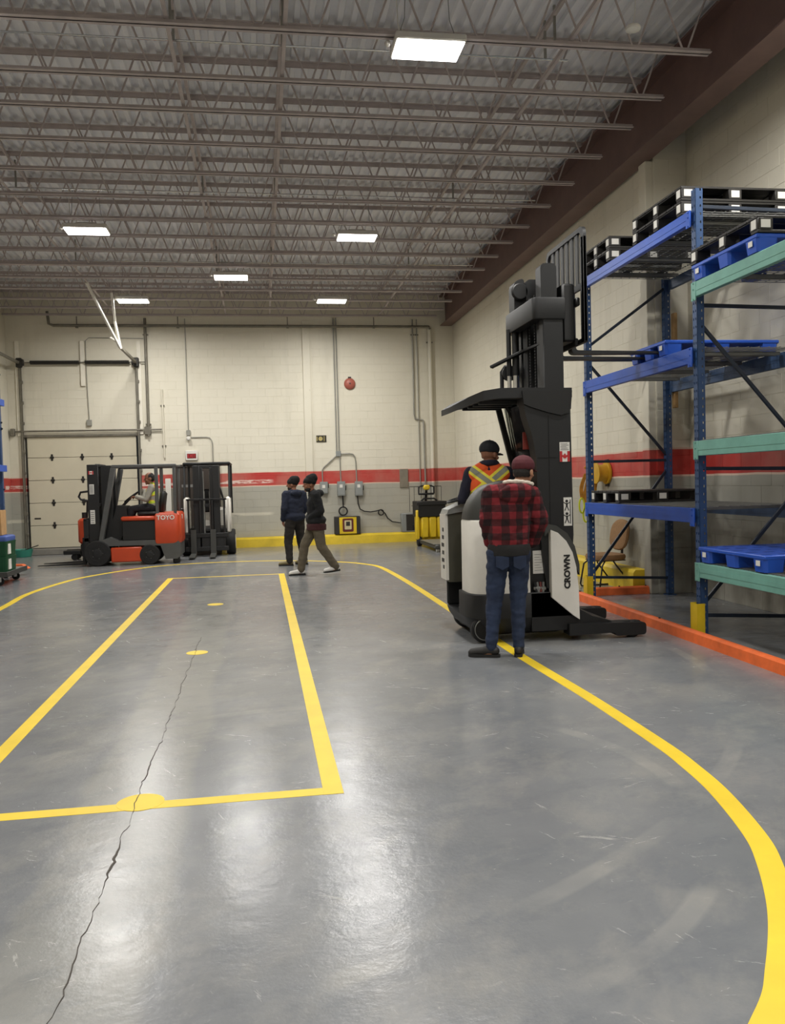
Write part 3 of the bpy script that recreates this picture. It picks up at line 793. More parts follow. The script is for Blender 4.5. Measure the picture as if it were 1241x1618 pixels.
# ================================================================== REACH TRUCK (black and white, forks raised into the rack)
rt = thing('reach_truck', 'black and white stand-up reach truck with raised mast and forks in the rack', 'forklift', (2.6, 8.3, 0))
def rounded(poly, r, n=5):
    """round the corners of a plan polygon; r may be one radius per corner"""
    out = []; N = len(poly)
    for i in range(N):
        p = Vector(poly[i]); a = Vector(poly[i-1]); c = Vector(poly[(i+1) % N]); rr = r[i] if isinstance(r, (list, tuple)) else r
        da, dc = (a-p), (c-p); k = min(rr, da.length*.49, dc.length*.49)
        if k < 1e-4: out.append(tuple(p)); continue
        p0, p1 = p+da.normalized()*k, p+dc.normalized()*k
        for j in range(n+1):
            t = j/n; out.append(tuple((1-t)**2*p0+2*t*(1-t)*p+t*t*p1))
    return out
def plan_loft(mb, poly, levels):
    """levels: (z, inset) – the outline pulled towards its centre by inset"""
    cx = sum(p[0] for p in poly)/len(poly); cy = sum(p[1] for p in poly)/len(poly)
    hx = max(abs(p[0]-cx) for p in poly); hy = max(abs(p[1]-cy) for p in poly)
    mb.loft([[(cx+(x-cx)*(1-i/hx), cy+(y-cy)*(1-i/hy), z) for x, y in poly] for z, i in levels])
base = rounded([(1.91, 7.76), (2.95, 7.76), (2.95, 8.9), (1.91, 8.9)], [.28, .05, .05, .12], 6)
b = MB(); plan_loft(b, base, [(.06, .16), (.1, .07), (.17, .02), (.235, 0)]); b.build('chassis', M_BLACK, rt)
b = MB(); plan_loft(b, rounded([(1.91, 7.76), (2.95, 7.76), (2.95, 8.27), (1.91, 8.27)], [.28, .03, .03, .04], 6), [(.235, 0), (.46, 0), (.468, .006)]); b.build('lower_side', M_BLACK, rt)
b = MB(); b.bb(2.45, 2.95, 8.27, 8.9, .235, 1.05, .02); b.build('battery_box', M_BLACK2, rt)
b = MB(); b.bb(1.99, 2.46, 8.27, 8.62, .236, .242); b.build('floor_mat', M_DGREY, rt, 'grey rubber floor mat')
hous = rounded([(1.935, 7.77), (2.5, 7.77), (2.5, 8.24), (1.935, 8.24)], [.24, .02, .02, .05], 7)
b = MB(); plan_loft(b, hous, [(.47, 0), (1.15, .004), (1.168, .012)]); b.build('motor_cover', M_WHITE, rt, 'large white rounded motor cover')
b = MB(); lv = []
for k in range(9):
    t = k/8; z = 1.168+.37*t; q = (1-t**2.2)**.5 if t < 1 else 0.0; left = 2.52-(2.52-1.94)*(.42+.58*q)
    lv.append([(left+(x-1.935)/(2.5-1.935)*(2.5-left), 7.80+(y-7.77)*(.9-.35*t), z) for x, y in hous])
b.loft(lv); b.build('backrest_pad', M_DGREY, rt, 'dark grey curved backrest pad')
# console on the far side with steering wheel
b = MB(); b.prism([(8.62, .5), (8.89, .5), (8.89, 1.19), (8.62, 1.24)], 'x', 1.9, 2.12); o = b.build('console', M_OLIVE, rt, 'olive grey console')
b = MB(); b.prism([(8.63, .52), (8.885, .52), (8.885, 1.2), (8.63, 1.21)], 'x', 1.87, 1.9); b.build('end_panel', M_WHITE, o, 'white end panel')
for k, (zz, n) in enumerate(((1.02, 3), (.94, 4), (.86, 5), (.78, 4), (.70, 5), (.63, 3))):
    b = MB()
    for j in range(n): b.bb(1.8685, 1.8702, 8.70+.025*j, 8.716+.025*j, zz, zz+.04)
    b.build('print_row', M_INK, o, angle=0)
b = MB(); b.bb(1.93, 2.4, 8.86, 8.9, .235, .52, .01); b.build('far_sill', M_BLACK, rt)
b = MB(); b.prism([(1.88, 1.2), (2.13, 1.24), (2.16, 1.3), (2.05, 1.315), (1.9, 1.25)], 'y', 8.58, 8.9); o = b.build('control_pod', M_STEEL, rt, 'grey control pod')
b = MB(); b.tube([(2.02+.12*math.cos(a), 8.6+.13*math.sin(a), 1.36+.035*math.cos(a)) for a in [2*PI*k/24 for k in range(24)]], .012, 7, True)
b.cyl((2.02, 8.6, 1.27), (2.02, 8.6, 1.36), .018, 8); b.bar((1.9, 8.6, 1.33), (2.14, 8.6, 1.395), .02, .012); b.bar((2.02, 8.48, 1.36), (2.02, 8.73, 1.36), .02, .012); b.build('steering_wheel', M_BLACK2, o)
# near side: service bay, white flank, mast column
b = MB(); b.bb(2.5, 2.7, 7.84, 8.2, .24, 1.1, .01); b.build('service_bay', M_BLACK2, rt)
b = MB(); b.bb(2.545, 2.665, 7.832, 7.838, .64, .86); b.build('data_sheet', M_LABEL, rt, 'printed white sheet', angle=0)
b = MB()
for k in range(7): b.bb(2.56, 2.65-.02*(k % 3), 7.830, 7.8325, .67+k*.025, .674+k*.025)
b.build('printed_lines', M_STEEL, rt, angle=0)
hy = bpy.data.objects.new('hose_bundle', None); COL.objects.link(hy); hy.parent = rt; ORG[hy.name] = ORG[rt.name]
for k, (dx, mt) in enumerate(((0, M_RUBBER), (.03, M_STEEL), (.06, mat('red_hose', '#6e3733', .6)), (.09, M_STEEL))):
    b = MB(); b.tube([(2.55+dx, 7.82, .56), (2.56+dx*.8, 7.8, .48), (2.58+dx*.3, 7.79, .4), (2.6+dx*.2, 7.8, .3)], .012, 7); b.build('hose', mt, hy)
for z in (.5, .44): 
    b = MB(); b.box((2.6, 7.81, z), (.12, .03, .035), .006); b.build('coupling', M_STEEL, hy)
flank = [(2.69, .42), (2.69, 1.06), (2.76, 1.03), (2.84, .95), (2.90, .84), (2.935, .70), (2.955, .5), (2.96, .2), (2.9, .24)]
b = MB(); b.prism(flank, 'y', 7.72, 7.8); o = b.build('side_cover', M_WHITE, rt, 'white side cover with black lettering', angle=25)
text('lettering', 'CROWN', .078, M_INK, o, place((2.845, 7.7185, .66), (.0, 0, 1), (-1, 0, 0)), .002, 1.05, .004)
b = MB(); b.prism([(2.64, 1.0), (2.64, 1.12), (2.75, 1.1), (2.86, 1.02), (2.93, .9), (2.975, .72), (2.975, .62), (2.94, .70), (2.90, .84), (2.84, .95), (2.76, 1.03), (2.69, 1.06)], 'y', 7.74, 7.85); b.build('flank_trim', M_DGREY, rt, angle=25)
b = MB(); b.prism([(2.5, .1), (3.0, .1), (3.3, .16), (3.1, .22), (2.96, .3), (2.7, .46), (2.5, .46)], 'y', 7.76, 8.86); b.build('nose', M_BLACK, rt, angle=25)
col_ = [(2.665, .5), (2.6, 1.1), (2.585, 1.75), (2.55, 1.95), (2.49, 2.14), (2.455, 2.37), (2.93, 2.37), (2.94, 1.0), (2.9, .5)]
b = MB(); b.prism(col_, 'y', 7.79, 7.96); b.build('mast_column', M_BLACK, rt, angle=25)
b = MB(); b.prism([(2.455, 2.372), (2.47, 2.25), (2.54, 2.22), (2.7, 2.17), (2.83, 2.14), (2.9, 2.16), (2.93, 2.2), (2.945, 2.372)], 'y', 7.77, 7.99); b.build('cowl', M_BLACK2, rt, angle=25)
b = MB(); b.bb(2.6, 2.78, 7.785, 7.79, 1.74, 1.745); b.bb(2.71, 2.715, 7.785, 7.79, 1.0, 2.14); b.build('panel_seam', M_RUBBER, rt, angle=0)
st = MB(); st.bb(2.815, 2.915, 7.784, 7.79, 1.80, 1.885); st.build('capacity_plate', M_LABEL, rt, 'white printed plate', angle=0)
b = MB()
for k in range(5): b.bb(2.825+.006*(k % 2), 2.905-.012*(k % 3), 7.782, 7.785, 1.812+k*.014, 1.817+k*.014)
b.build('printed_lines', M_STEEL, rt, angle=0)
def flag(parent, x0, x1, z0, z1, y):
    b = MB(); b.bb(x0, x1, y, y+.004, z0, z1); o = b.build('flag_sticker', M_LABEL, parent, 'red and white maple leaf flag sticker', angle=0)
    W_ = x1-x0; b = MB(); b.bb(x0, x0+W_*.25, y-.0015, y, z0, z1); b.bb(x1-W_*.25, x1, y-.0015, y, z0, z1); b.build('red_bar', M_RED, o, angle=0)
    L = [(0, -.5), (.03, -.5), (.03, -.28), (.28, -.32), (.22, -.2), (.48, 0), (.4, .06), (.45, .22), (.3, .2), (.26, .28), (.12, .14), (.17, .42), (.08, .37), (0, .52)]
    L = L+[(-u, v) for u, v in L[-2::-1][:-1]]+[(-.03, -.5)]
    cx, cz, s = (x0+x1)/2, (z0+z1)/2, (z1-z0)*.6
    b = MB(); b.prism([(cx+u*s, cz+v*s) for u, v in L], 'y', y-.0015, y); b.build('maple_leaf', M_RED, o, angle=0)
flag(rt, 2.815, 2.915, 1.70, 1.80, 7.784)
st = MB(); st.bb(2.845, 2.925, 7.784, 7.79, 1.09, 1.36); o = st.build('warning_sign', M_LABEL, rt, 'white warning sign with two figures', angle=0)
for cz in (1.285, 1.165):
    b = MB(); y = 7.7825
    b.lathe([(.014, 0), (.014, .0015)], (2.875, y, cz+.04), 'y', 12); b.bb(2.866, 2.884, y, y+.0015, cz-.015, cz+.022)
    for s in (-1, 1): b.bar((2.875+s*.008, y+.0007, cz+.015), (2.875+s*.032, y+.0007, cz+.03), .0015, .008); b.bar((2.875+s*.004, y+.0007, cz-.012), (2.875+s*.02, y+.0007, cz-.05), .0015, .009)
    b.build('pictogram', M_INK, o, angle=0)
b = MB(); b.bb(2.905, 2.913, 7.7825, 7.784, 1.11, 1.34); b.build('printed_lines', M_INK, o, angle=0)
# overhead guard
b = MB(); n = 10; rings = []
prof = [(1.905, 2.285, 2.225), (2.0, 2.345, 2.265), (2.1, 2.385, 2.295), (2.25, 2.405, 2.31), (2.45, 2.405, 2.31), (2.95, 2.4, 2.31)]
pl = [(8.84, 8.42), (8.88, 7.98), (8.89, 7.86), (8.89, 7.81), (8.89, 7.79), (8.88, 7.79)]
for (x, zt_, zb), (y1, y0) in zip(prof, pl): rings.append([(x, y0, zb), (x, y1, zb), (x, y1, zt_), (x, y0, zt_)])
b.loft(rings); og = b.build('overhead_guard', M_BLACK, rt, angle=30)
for k in range(4):
    b = MB(); b.bb(2.1, 2.5, 8.0+k*.22, 8.06+k*.22, 2.27, 2.312, .006); b.build('guard_slat', M_BLACK2, og)
for y in (8.78,):
    b = MB(); b.bar((2.5, y, 2.33), (2.70, y, 1.5), .05, .06, .01); b.bar((2.70, y, 1.52), (2.72, y, 1.0), .05, .06, .01); b.build('guard_pillar', M_BLACK, rt)
M_PANE = glass_material('smoky_polycarbonate', (.72, .74, .72, 1), .04)
b = MB(); b.prism([(2.56, 2.3), (2.572, 2.3), (2.735, 1.3), (2.723, 1.3)], 'y', 8.0, 8.76); b.build('mast_screen', M_PANE, rt, 'clear polycarbonate screen', angle=0)
b = MB(); b.bb(2.53, 2.70, 8.02, 8.035, 1.83, 2.0, .004); b.build('red_plate', mat('dull_red_plate', '#8e3a30', .5), rt, 'dull red plate', angle=0)
b = MB(); b.bar((2.55, 8.62, 2.3), (2.74, 8.46, 1.84), .03, .03); b.bb(2.7, 2.74, 8.0, 8.76, 1.66, 1.7); b.build('screen_rail', M_BLACK, rt)
# mast
def channel(mb, x0, x1, y0, y1, z0, z1, t=.022):
    mb.bb(x0, x1, y0, y0+t, z0, z1, .004); mb.bb(x0, x0+t, y0, y1, z0, z1, .004); mb.bb(x1-t, x1, y0, y1, z0, z1, .004)
b = MB(); b.bb(2.70, 2.9, 7.86, 7.98, .1, 3.26, .008); b.build('mast_rail', M_BLACK, rt)
b = MB(); channel(b, 2.72, 2.9, 8.6, 8.72, .1, 3.26); b.build('mast_rail', M_BLACK, rt)
b = MB(); rr = rounded([(2.6, 8.8), (2.6, 7.84), (2.92, 7.84), (2.92, 7.9), (2.7, 7.98), (2.7, 8.62), (2.74, 8.8)], [.12, .05, .01, .01, .02, .02, .02], 4); plan_loft(b, rr, [(3.06, .005), (3.07, 0), (3.25, 0), (3.262, .006)]); b.build('mast_crosshead', M_BLACK, rt)
for y0, y1, zt_ in ((7.99, 8.14, 3.62), (8.44, 8.58, 3.57)):
    b = MB(); b.prism(rounded([(2.73, 1.0), (2.89, 1.0), (2.89, zt_), (2.73, zt_)], [.01, .01, .05, .05], 4), 'y', y0, y1); b.build('inner_rail', M_BLACK, rt, angle=30)
b = MB(); b.prism(rounded([(2.62, 3.2), (2.73, 3.2), (2.73, 3.6), (2.62, 3.56)], [.01, .01, .05, .05], 4), 'y', 8.5, 8.68); b.lathe([(.075, 0), (.085, .01), (.06, .02), (.06, .03), (.085, .04), (.075, .05)], (2.67, 8.44, 3.45), 'y', 20); b.build('chain_sheave', M_BLACK2, rt)
for x, y, r in ((2.83, 8.3, .04), (2.66, 8.62, .032), (2.6, 8.66, .022), (2.8, 8.02, .025)):
    b = MB(); b.cyl((x, y, 1.1 if x > 2.7 else 2.36), (x, y, 2.62), r, 14); o = b.build('lift_cylinder', M_CHROME, rt, 'chrome lift cylinder'); 
    b = MB(); b.cyl((x, y, 2.62), (x, y, 3.1), r*1.15, 14); b.build('cylinder_barrel', M_BLACK2, o)
for y in (8.22, 8.38):
    b = MB(); 
    for k in range(36): b.box((2.74, y, 2.3+k*.03), (.012, .03, .022), .003)
    b.build('lift_chain', M_BLACK2, rt, kind='stuff', angle=0)
b = MB(); b.bar((2.42, 8.72, 2.72), (2.72, 8.5, 2.86), .06, .03, .006); b.bar((2.72, 8.5, 2.86), (2.76, 7.98, 2.86), .05, .03, .006); b.build('hose_bracket', M_BLACK, rt)
b = MB(); b.tube([(2.56, 8.8, 2.38), (2.56, 8.8, 2.68), (2.59, 8.78, 2.73), (2.66, 8.76, 2.74)], .022, 8); b.lathe([(.07, -.02), (.08, -.02), (.08, .02), (.07, .02)], (2.63, 8.76, 2.66), 'y', 20); b.build('hose_guard', M_BLACK2, rt)
# reach carriage, load backrest and forks
b = MB(); b.bb(2.93, 3.06, 7.95, 8.75, 2.86, 3.42, .02); b.bb(3.06, 3.1, 7.98, 8.9, 2.82, 2.9, .01); b.bb(3.06, 3.1, 7.92, 8.9, 3.2, 3.28, .01); o = b.build('carriage', M_BLACK2, rt)
for y in (8.12, 8.6):
    b = MB(); b.bar((2.92, y, 3.35), (3.08, y, 2.9), .04, .07, .006); b.bar((2.94, y+.05, 2.9), (3.08, y+.05, 3.35), .03, .06, .006); b.cyl((3.0, y-.04, 3.12), (3.0, y+.09, 3.12), .03, 12); b.build('reach_arm', M_BLACK, rt)
br = bpy.data.objects.new('load_backrest', None); COL.objects.link(br); br.parent = rt; ORG[br.name] = ORG[rt.name]
bx0, bx1, by0, by1, bz0, bz1 = 3.105, 3.14, 7.84, 8.9, 2.84, 3.95
outer = rounded([(by0, bz0), (by1, bz0), (by1, bz1), (by0, bz1)], [.01, .01, .09, .09], 5)
b = MB()
N = len(outer); cy, cz = (by0+by1)/2, (bz0+bz1)/2
inner = [(cy+(y-cy)*(1-.05/(by1-cy)), cz+(z-cz)*(1-.045/(bz1-cz))) for y, z in outer]
ring = [[(bx0, *outer[i]), (bx1, *outer[i]), (bx1, *inner[i]), (bx0, *inner[i])] for i in range(N)]
b.loft(ring+[ring[0]], False); b.bb(bx0, bx1, by0, by0+.09, bz0, bz1-.1, .006); b.build('frame', M_BLACK, br, angle=30)
for k in range(6):
    y = by0+.2+k*(by1-by0-.3)/5.6; b = MB(); b.bb(bx0+.008, bx1-.008, y-.036, y+.036, 3.38, bz1-.03); b.build('bar', M_BLACK, br)
b = MB(); b.bb(bx0+.004, bx1-.004, by0, by1, 3.36, 3.42); b.build('cross_bar', M_BLACK, br)
for y in (8.34, 8.74):
    b = MB(); b.prism(rounded([(3.145, 3.4), (3.145, 2.79), (4.26, 2.80), (4.26, 2.815), (3.19, 2.83), (3.19, 3.4)], [.005, .06, .004, .004, .03, .005], 5), 'y', y-.055, y+.055); b.build('fork', M_BLACK, rt, angle=30)
# straddle legs and wheels
for y0, y1, xt in ((7.70, 7.87, 3.62), (8.66, 8.83, 3.62)):
    b = MB(); b.prism(rounded([(2.85, .05), (3.3, .06), (3.32, .025), (xt, .025), (xt, .145), (2.85, .16)], [.01, .02, .02, .04, .04, .01], 5), 'y', y0, y1); o = b.build('straddle_leg', M_BLACK, rt, angle=30)
    b = MB(); b.lathe([(.055, .02), (.065, .03), (.065, y1-y0-.03), (.055, y1-y0-.02)], (xt-.12, y0, .066), 'y', 20); b.build('load_wheel', M_RUBBER, o)
    for k in range(2): b = MB(); b.bb(xt-.2+k*.1, xt-.14+k*.1, y0+.05, y0+.09, .145, .155, .003); b.build('lug', M_BLACK2, o)
for x, y in ((2.06, 7.82), (2.1, 8.7)):
    b = MB(); b.lathe([(.06, 0), (.115, .0), (.13, .015), (.13, .085), (.115, .1), (.06, .1)], (x, y, .131), 'y', 28); o = b.build('drive_wheel', M_RUBBER, rt)
    b = MB(); b.tube([(x+.1*math.cos(a), y-.002, .131+.1*math.sin(a)) for a in [2*PI*k/28 for k in range(28)]], .005, 6, True); b.build('wheel_rim', M_STEEL, o, 'steel rim edge')

# ================================================================== ORANGE COUNTERBALANCE FORKLIFT
M_FGREY = mat('forklift_grey', '#4a4b4a', .5, 0, .1)
ft = thing('forklift', 'orange and grey sit-down forklift with black mast before the overhead door', 'forklift', (-2.7, 18.4, 0))
y0, y1 = 17.9, 18.95
b = MB(); b.prism([(-3.30, .40), (-3.22, .52), (-3.05, .58), (-2.85, .5), (-1.72, .5), (-1.66, .42), (-1.66, .16), (-1.72, .1), (-1.96, .1), (-2.05, .38), (-2.46, .4), (-3.06, .4), (-3.1, .3), (-3.3, .25)], 'y', y0+.02, y1-.02); b.build('chassis', M_FGREY, ft, angle=30)
for ya, yb in ((y0, y0+.05), (y1-.05, y1)):
    b = MB(); b.bb(-3.03, -2.42, ya, yb, .07, .37, .02); b.build('side_skirt', M_TRUCK, ft, 'orange side skirt')
b = MB(); b.bb(-2.80, -2.14, y0+.06, y1-.06, .5, .9, .01); b.build('battery', M_BLACK2, ft)
b = MB(); b.bb(-2.82, -2.12, y0+.03, y1-.03, .9, .985, .025); b.build('seat_hood', M_TRUCK, ft, 'orange seat hood')
b = MB(); cw = rounded([(-2.15, y0), (-1.63, y0), (-1.63, y1), (-2.15, y1)], [.02, .16, .16, .02], 6); plan_loft(b, cw, [(.42, .02), (.47, .0), (1.0, .005), (1.05, .04)]); o = b.build('counterweight', M_TRUCK, ft, 'orange counterweight with grey lettering')
text('lettering', 'TOYO', .125, M_LABEL, o, place((-1.93, y0-.0015, .945), (1, 0, 0), (0, 0, 1)), .002, 1.0, .003)
text('lettering', 'TA', .125, M_LABEL, o, place((-1.6265, 18.2, .945), (0, 1, 0), (0, 0, 1)), .002, 1.0, .003)
for ya in (y0+.03, y1-.09):
    b = MB(); b.bar((-3.22, ya+.03, .5), (-2.93, ya+.03, 1.98), .07, .11, .015); b.build('front_pillar', M_FGREY, ft)
    b = MB(); b.bb(-2.13, -2.06, ya, ya+.06, .98, 2.0, .01); b.build('rear_pillar', M_FGREY, ft)
    b = MB(); b.bar((-1.74, ya+.03, 1.0), (-1.74, ya+.03, 1.99), .05, .06, .01); b.build('rear_pillar', M_FGREY, ft)
    b = MB(); b.bb(-2.97, -1.69, ya, ya+.06, 1.97, 2.04, .015); b.build('guard_rail', M_FGREY, ft)
for k in range(8):
    b = MB(); x = -2.95+k*.175; b.bb(x-.02, x+.02, y0+.06, y1-.06, 1.985, 2.025, .006); b.build('guard_slat', M_FGREY, ft)
b = MB(); b.bb(-3.15, -2.5, y0+.1, y1-.1, .48, .515); b.build('floor_plate', M_BLACK2, ft)
b = MB(); b.prism([(-3.1, .5), (-2.86, .5), (-2.72, 1.0), (-2.74, 1.2), (-2.92, 1.22), (-3.0, .95)], 'y', y0+.25, y1-.2); b.build('dashboard', M_BLACK2, ft, angle=30)
b = MB(); b.bar((-2.86, 18.4, 1.18), (-2.68, 18.4, 1.36), .05, .05, .01)
ax = Vector((-.6, 0, .8)); e1 = Vector((.8, 0, .6)); e2 = Vector((0, 1, 0)); cc = Vector((-2.66, 18.4, 1.38))
b.tube([tuple(cc+e1*(.17*math.cos(a))+e2*(.17*math.sin(a))) for a in [2*PI*k/28 for k in range(28)]], .014, 7, True)
b.bar(cc-e1*.16, cc+e1*.16, .025, .015); b.bar(cc, cc+e2*.16, .025, .015); b.bar(cc, cc-e2*.16, .025, .015); b.build('steering_wheel', M_BLACK2, ft)
b = MB(); b.box((-2.3, 18.4, 1.03), (.46, .5, .09), .035); b.build('seat', M_BLACK2, ft)
b = MB(); b.box((-2.03, 18.4, 1.26), (.11, .5, .46), .05, Matrix.Rotation(math.radians(8), 3, 'Y')); b.build('backrest', M_BLACK2, ft)
for x, r, wd in ((-3.29, .262, .2), (-2.27, .205, .16)):
    for ya in (y0-.01, y1-wd+.01):
        b = MB(); b.lathe([(r*.55, .0), (r*.93, 0), (r, .03), (r, wd-.03), (r*.93, wd), (r*.55, wd)], (x, ya, r), 'y', 32); o = b.build('tyre', M_RUBBER, ft)
        b = MB(); b.lathe([(r*.2, -.006), (r*.3, -.004), (r*.52, .012), (r*.56, -.003), (r*.6, -.003), (r*.6, wd+.003), (r*.2, wd+.006)], (x, ya, r), 'y', 24); b.build('wheel_hub', M_BLACK, o)
        for k in range(5): b = MB(); a = 2*PI*k/5; b.cyl((x+r*.4*math.cos(a), ya-.012, r+r*.4*math.sin(a)), (x+r*.4*math.cos(a), ya+.01, r+r*.4*math.sin(a)), .013, 6); b.build('wheel_nut', M_DGREY, o)
b = MB(); b.bb(-1.82, -1.68, 18.0, 18.1, .0, .13, .02); b.build('rear_step', M_BLACK2, ft)
for ya in (18.02, 18.72):
    b = MB(); b.bb(-3.46, -3.24, ya, ya+.12, .14, 2.06, .008); o = b.build('mast_rail', M_BLACK, ft)
    if ya < 18.3:
        for z0_, z1_ in ((1.46, 1.66), (.86, 1.14)):
            c = MB(); c.bb(-3.42, -3.33, ya-.004, ya, z0_, z1_); s_ = c.build('label_sticker', M_LABEL, o, 'white label', angle=0)
            c = MB()
            for k in range(6): c.bb(-3.41, -3.345, ya-.006, ya-.004, z0_+.02+k*(z1_-z0_-.03)/6, z0_+.035+k*(z1_-z0_-.03)/6)
            c.build('printed_lines', M_STEEL, s_, angle=0)
        flag(o, -3.43, -3.33, 1.86, 1.93, ya-.004)
for ya in (18.16, 18.6):
    b = MB(); b.bb(-3.22, -3.0, ya, ya+.1, .14, 2.04, .008); b.build('inner_rail', M_BLACK, ft)
for z in (.5, 1.2, 2.0):
    b = MB(); b.bb(-3.3, -3.22, 18.03, 18.83, z, z+.07, .006); b.build('mast_crossbar', M_BLACK, ft)
for y in (18.32, 18.5):
    b = MB(); b.cyl((-3.14, y, .3), (-3.14, y, 1.9), .035, 12); b.build('lift_cylinder', M_DGREY, ft)
b = MB(); b.bb(-3.56, -3.46, 18.0, 18.86, .12, .2, .008); b.bb(-3.56, -3.46, 18.0, 18.86, .5, .58, .008)
for y in (18.0, 18.4, 18.8): b.bb(-3.56, -3.46, y, y+.05, .12, .95, .006)
b.bb(-3.56, -3.5, 18.0, 18.86, .92, .97, .006); b.build('carriage', M_BLACK, ft)
for y in (18.17, 18.68):
    b = MB(); b.prism([(-3.56, .58), (-3.56, .03), (-4.5, .03), (-4.5, .042), (-3.62, .075), (-3.61, .58)], 'y', y-.06, y+.06); b.build('fork', M_BLACK, ft)

# ================================================================== SECOND FORKLIFT (black and white, parked facing the room)
wt = thing('forklift', 'black and white forklift parked nose out in front of the brown door', 'forklift', (-1.2, 20.2, 0))
for x0, x1 in ((-1.49, -1.34), (-1.06, -.91)):
    b = MB(); b.bb(x0, x1, 19.5, 19.62, .1, 2.03, .01); b.build('mast_rail', M_BLACK, wt)
    b = MB(); c_ = (x0+x1)/2; b.bb(c_-.04+(.1 if x0 < -1.2 else -.1), c_+.04+(.1 if x0 < -1.2 else -.1), 19.52, 19.62, .3, 1.98, .008); b.build('inner_rail', M_BLACK2, wt)
for z in (.55, 1.1, 1.96):
    b = MB(); b.bb(-1.5, -.9, 19.56, 19.64, z, z+.07, .008); b.build('mast_crossbar', M_BLACK, wt)
for x in (-1.27, -1.12):
    b = MB(); b.cyl((x, 19.58, .4), (x, 19.58, 1.45), .03, 12); b.cyl((x, 19.58, 1.45), (x, 19.58, 1.9), .018, 8); b.build('lift_cylinder', M_STEEL, wt)
for z in (.12, .42): b = MB(); b.bb(-1.68, -.74, 19.4, 19.48, z, z+.1, .01); b.build('carriage_bar', M_BLACK, wt)
b = MB()
for k in range(4): b.bb(-1.62+k*.26, -1.58+k*.26, 19.42, 19.47, .15, 1.28, .004)
b.bb(-1.64, -.76, 19.42, 19.47, 1.25, 1.29, .004); b.build('load_backrest', M_BLACK2, wt)
b = MB(); b.bb(-1.6, -.82, 19.42, 19.48, .2, .5, .02); b.build('carriage_plate', M_BLACK, wt)
for x in (-1.5, -1.07):
    b = MB(); b.prism([(19.4, .6), (19.4, .03), (18.66, .03), (18.66, .045), (19.33, .08), (19.35, .6)], 'x', x-.06, x+.06); b.build('fork', M_DGREY, wt)
b = MB(); b.bb(-1.66, -.75, 19.7, 21.5, .2, .62, .03); b.build('chassis', M_BLACK2, wt)
for x0, x1 in ((-1.72, -1.6), (-.80, -.68)):
    b = MB(); b.bb(x0, x1, 19.68, 20.2, .5, 1.32, .04); b.build('fender', M_WHITE, wt, 'white front fender')
    b = MB(); b.lathe([(.12, 0), (.27, 0), (.29, .03), (.29, .17), (.27, .2), (.12, .2)], (x0-.07 if x0 < -1 else x0-.0, 19.9, .29), 'x', 28); o = b.build('tyre', M_RUBBER, wt)
    b = MB(); b.lathe([(.05, -.004), (.15, .008), (.16, -.003), (.16, .203), (.05, .204)], (x0-.07 if x0 < -1 else x0, 19.9, .29), 'x', 20); b.build('wheel_hub', M_WHITE, o)
for x in (-1.7, -.70):
    b = MB(); b.bar((x, 19.75, 1.2), (x, 19.95, 2.06), .05, .06, .01); b.bb(x-.025, x+.025, 21.1, 21.16, .9, 2.06, .01); b.build('guard_pillar', M_BLACK, wt)
b = MB(); b.bb(-1.73, -.67, 19.85, 21.2, 2.05, 2.11, .02); b.build('overhead_guard', M_BLACK, wt)
b = MB(); b.bb(-1.6, -.8, 20.9, 21.5, .5, 1.05, .06); b.build('counterweight', M_WHITE, wt, 'white counterweight')
b = MB(); b.bb(-1.4, -1.0, 20.6, 20.75, .95, 1.5, .04); b.build('seat', M_BLACK2, wt)
b = MB(); b.bar((-.98, 19.8, 1.75), (-.78, 19.75, 1.05), .05, .04, .01); b.build('hose_arm', M_BLACK2, wt)
b = MB(); b.cyl((-1.08, 19.9, .9), (-1.08, 19.9, 1.85), .045, 12); b.build('gas_strut', M_WHITE, wt, 'white upright tube')

# ================================================================== OTHER TRUCKS AND LOOSE GEAR
pj = thing('pallet_truck', 'yellow ride-on pallet truck with black battery in the far right corner', 'pallet truck', (4.0, 19.6, 0))
b = MB(); b.bb(3.68, 4.34, 19.9, 20.7, .70, 1.07, .015); b.build('battery', M_BLACK2, pj)
b = MB(); b.bb(3.64, 4.36, 19.86, 19.9, .98, 1.07, .008); b.build('battery_lip', M_BLACK, pj)
for k in range(3):
    b = MB(); x = 3.75+k*.19; b.bb(x, x+.175, 19.9, 20.0, .2, .70, .03); b.build('front_panel', M_YELLOW, pj)
b = MB(); b.bb(3.72, 4.34, 20.0, 20.7, .12, .7, .02); b.build('body', M_YELLOW, pj)
b = MB(); b.bb(3.64, 3.71, 19.95, 20.1, .16, .86, .015); b.build('side_post', M_YELLOW, pj)
b = MB(); b.lathe([(.03, 0), (.11, 0), (.12, .02), (.12, .08), (.11, .1), (.03, .1)], (3.66, 20.05, .121), 'x', 22); b.build('caster', M_RUBBER, pj)
b = MB(); b.tube([(3.92, 20.2, 1.07), (3.92, 20.15, 1.25), (3.92, 20.1, 1.33)], .03, 10); b.bb(3.72, 4.1, 20.05, 20.12, 1.22, 1.27, .015); b.tube([(3.73, 20.08, 1.25), (3.73, 20.08, 1.41), (3.8, 20.08, 1.44), (4.03, 20.08, 1.44), (4.1, 20.08, 1.41), (4.1, 20.08, 1.25)], .02, 8); b.build('tiller', M_BLACK2, pj)
b = MB(); b.box((3.92, 20.06, 1.4), (.16, .07, .12), .03); b.build('tiller_head', M_YELLOW, pj)
b = MB(); b.tube([(3.78, 20.1, 1.07), (3.85, 20.1, 1.13), (4.1, 20.1, 1.13), (4.18, 20.1, 1.08)], .022, 7); b.build('grab_loop', M_BLACK2, pj)
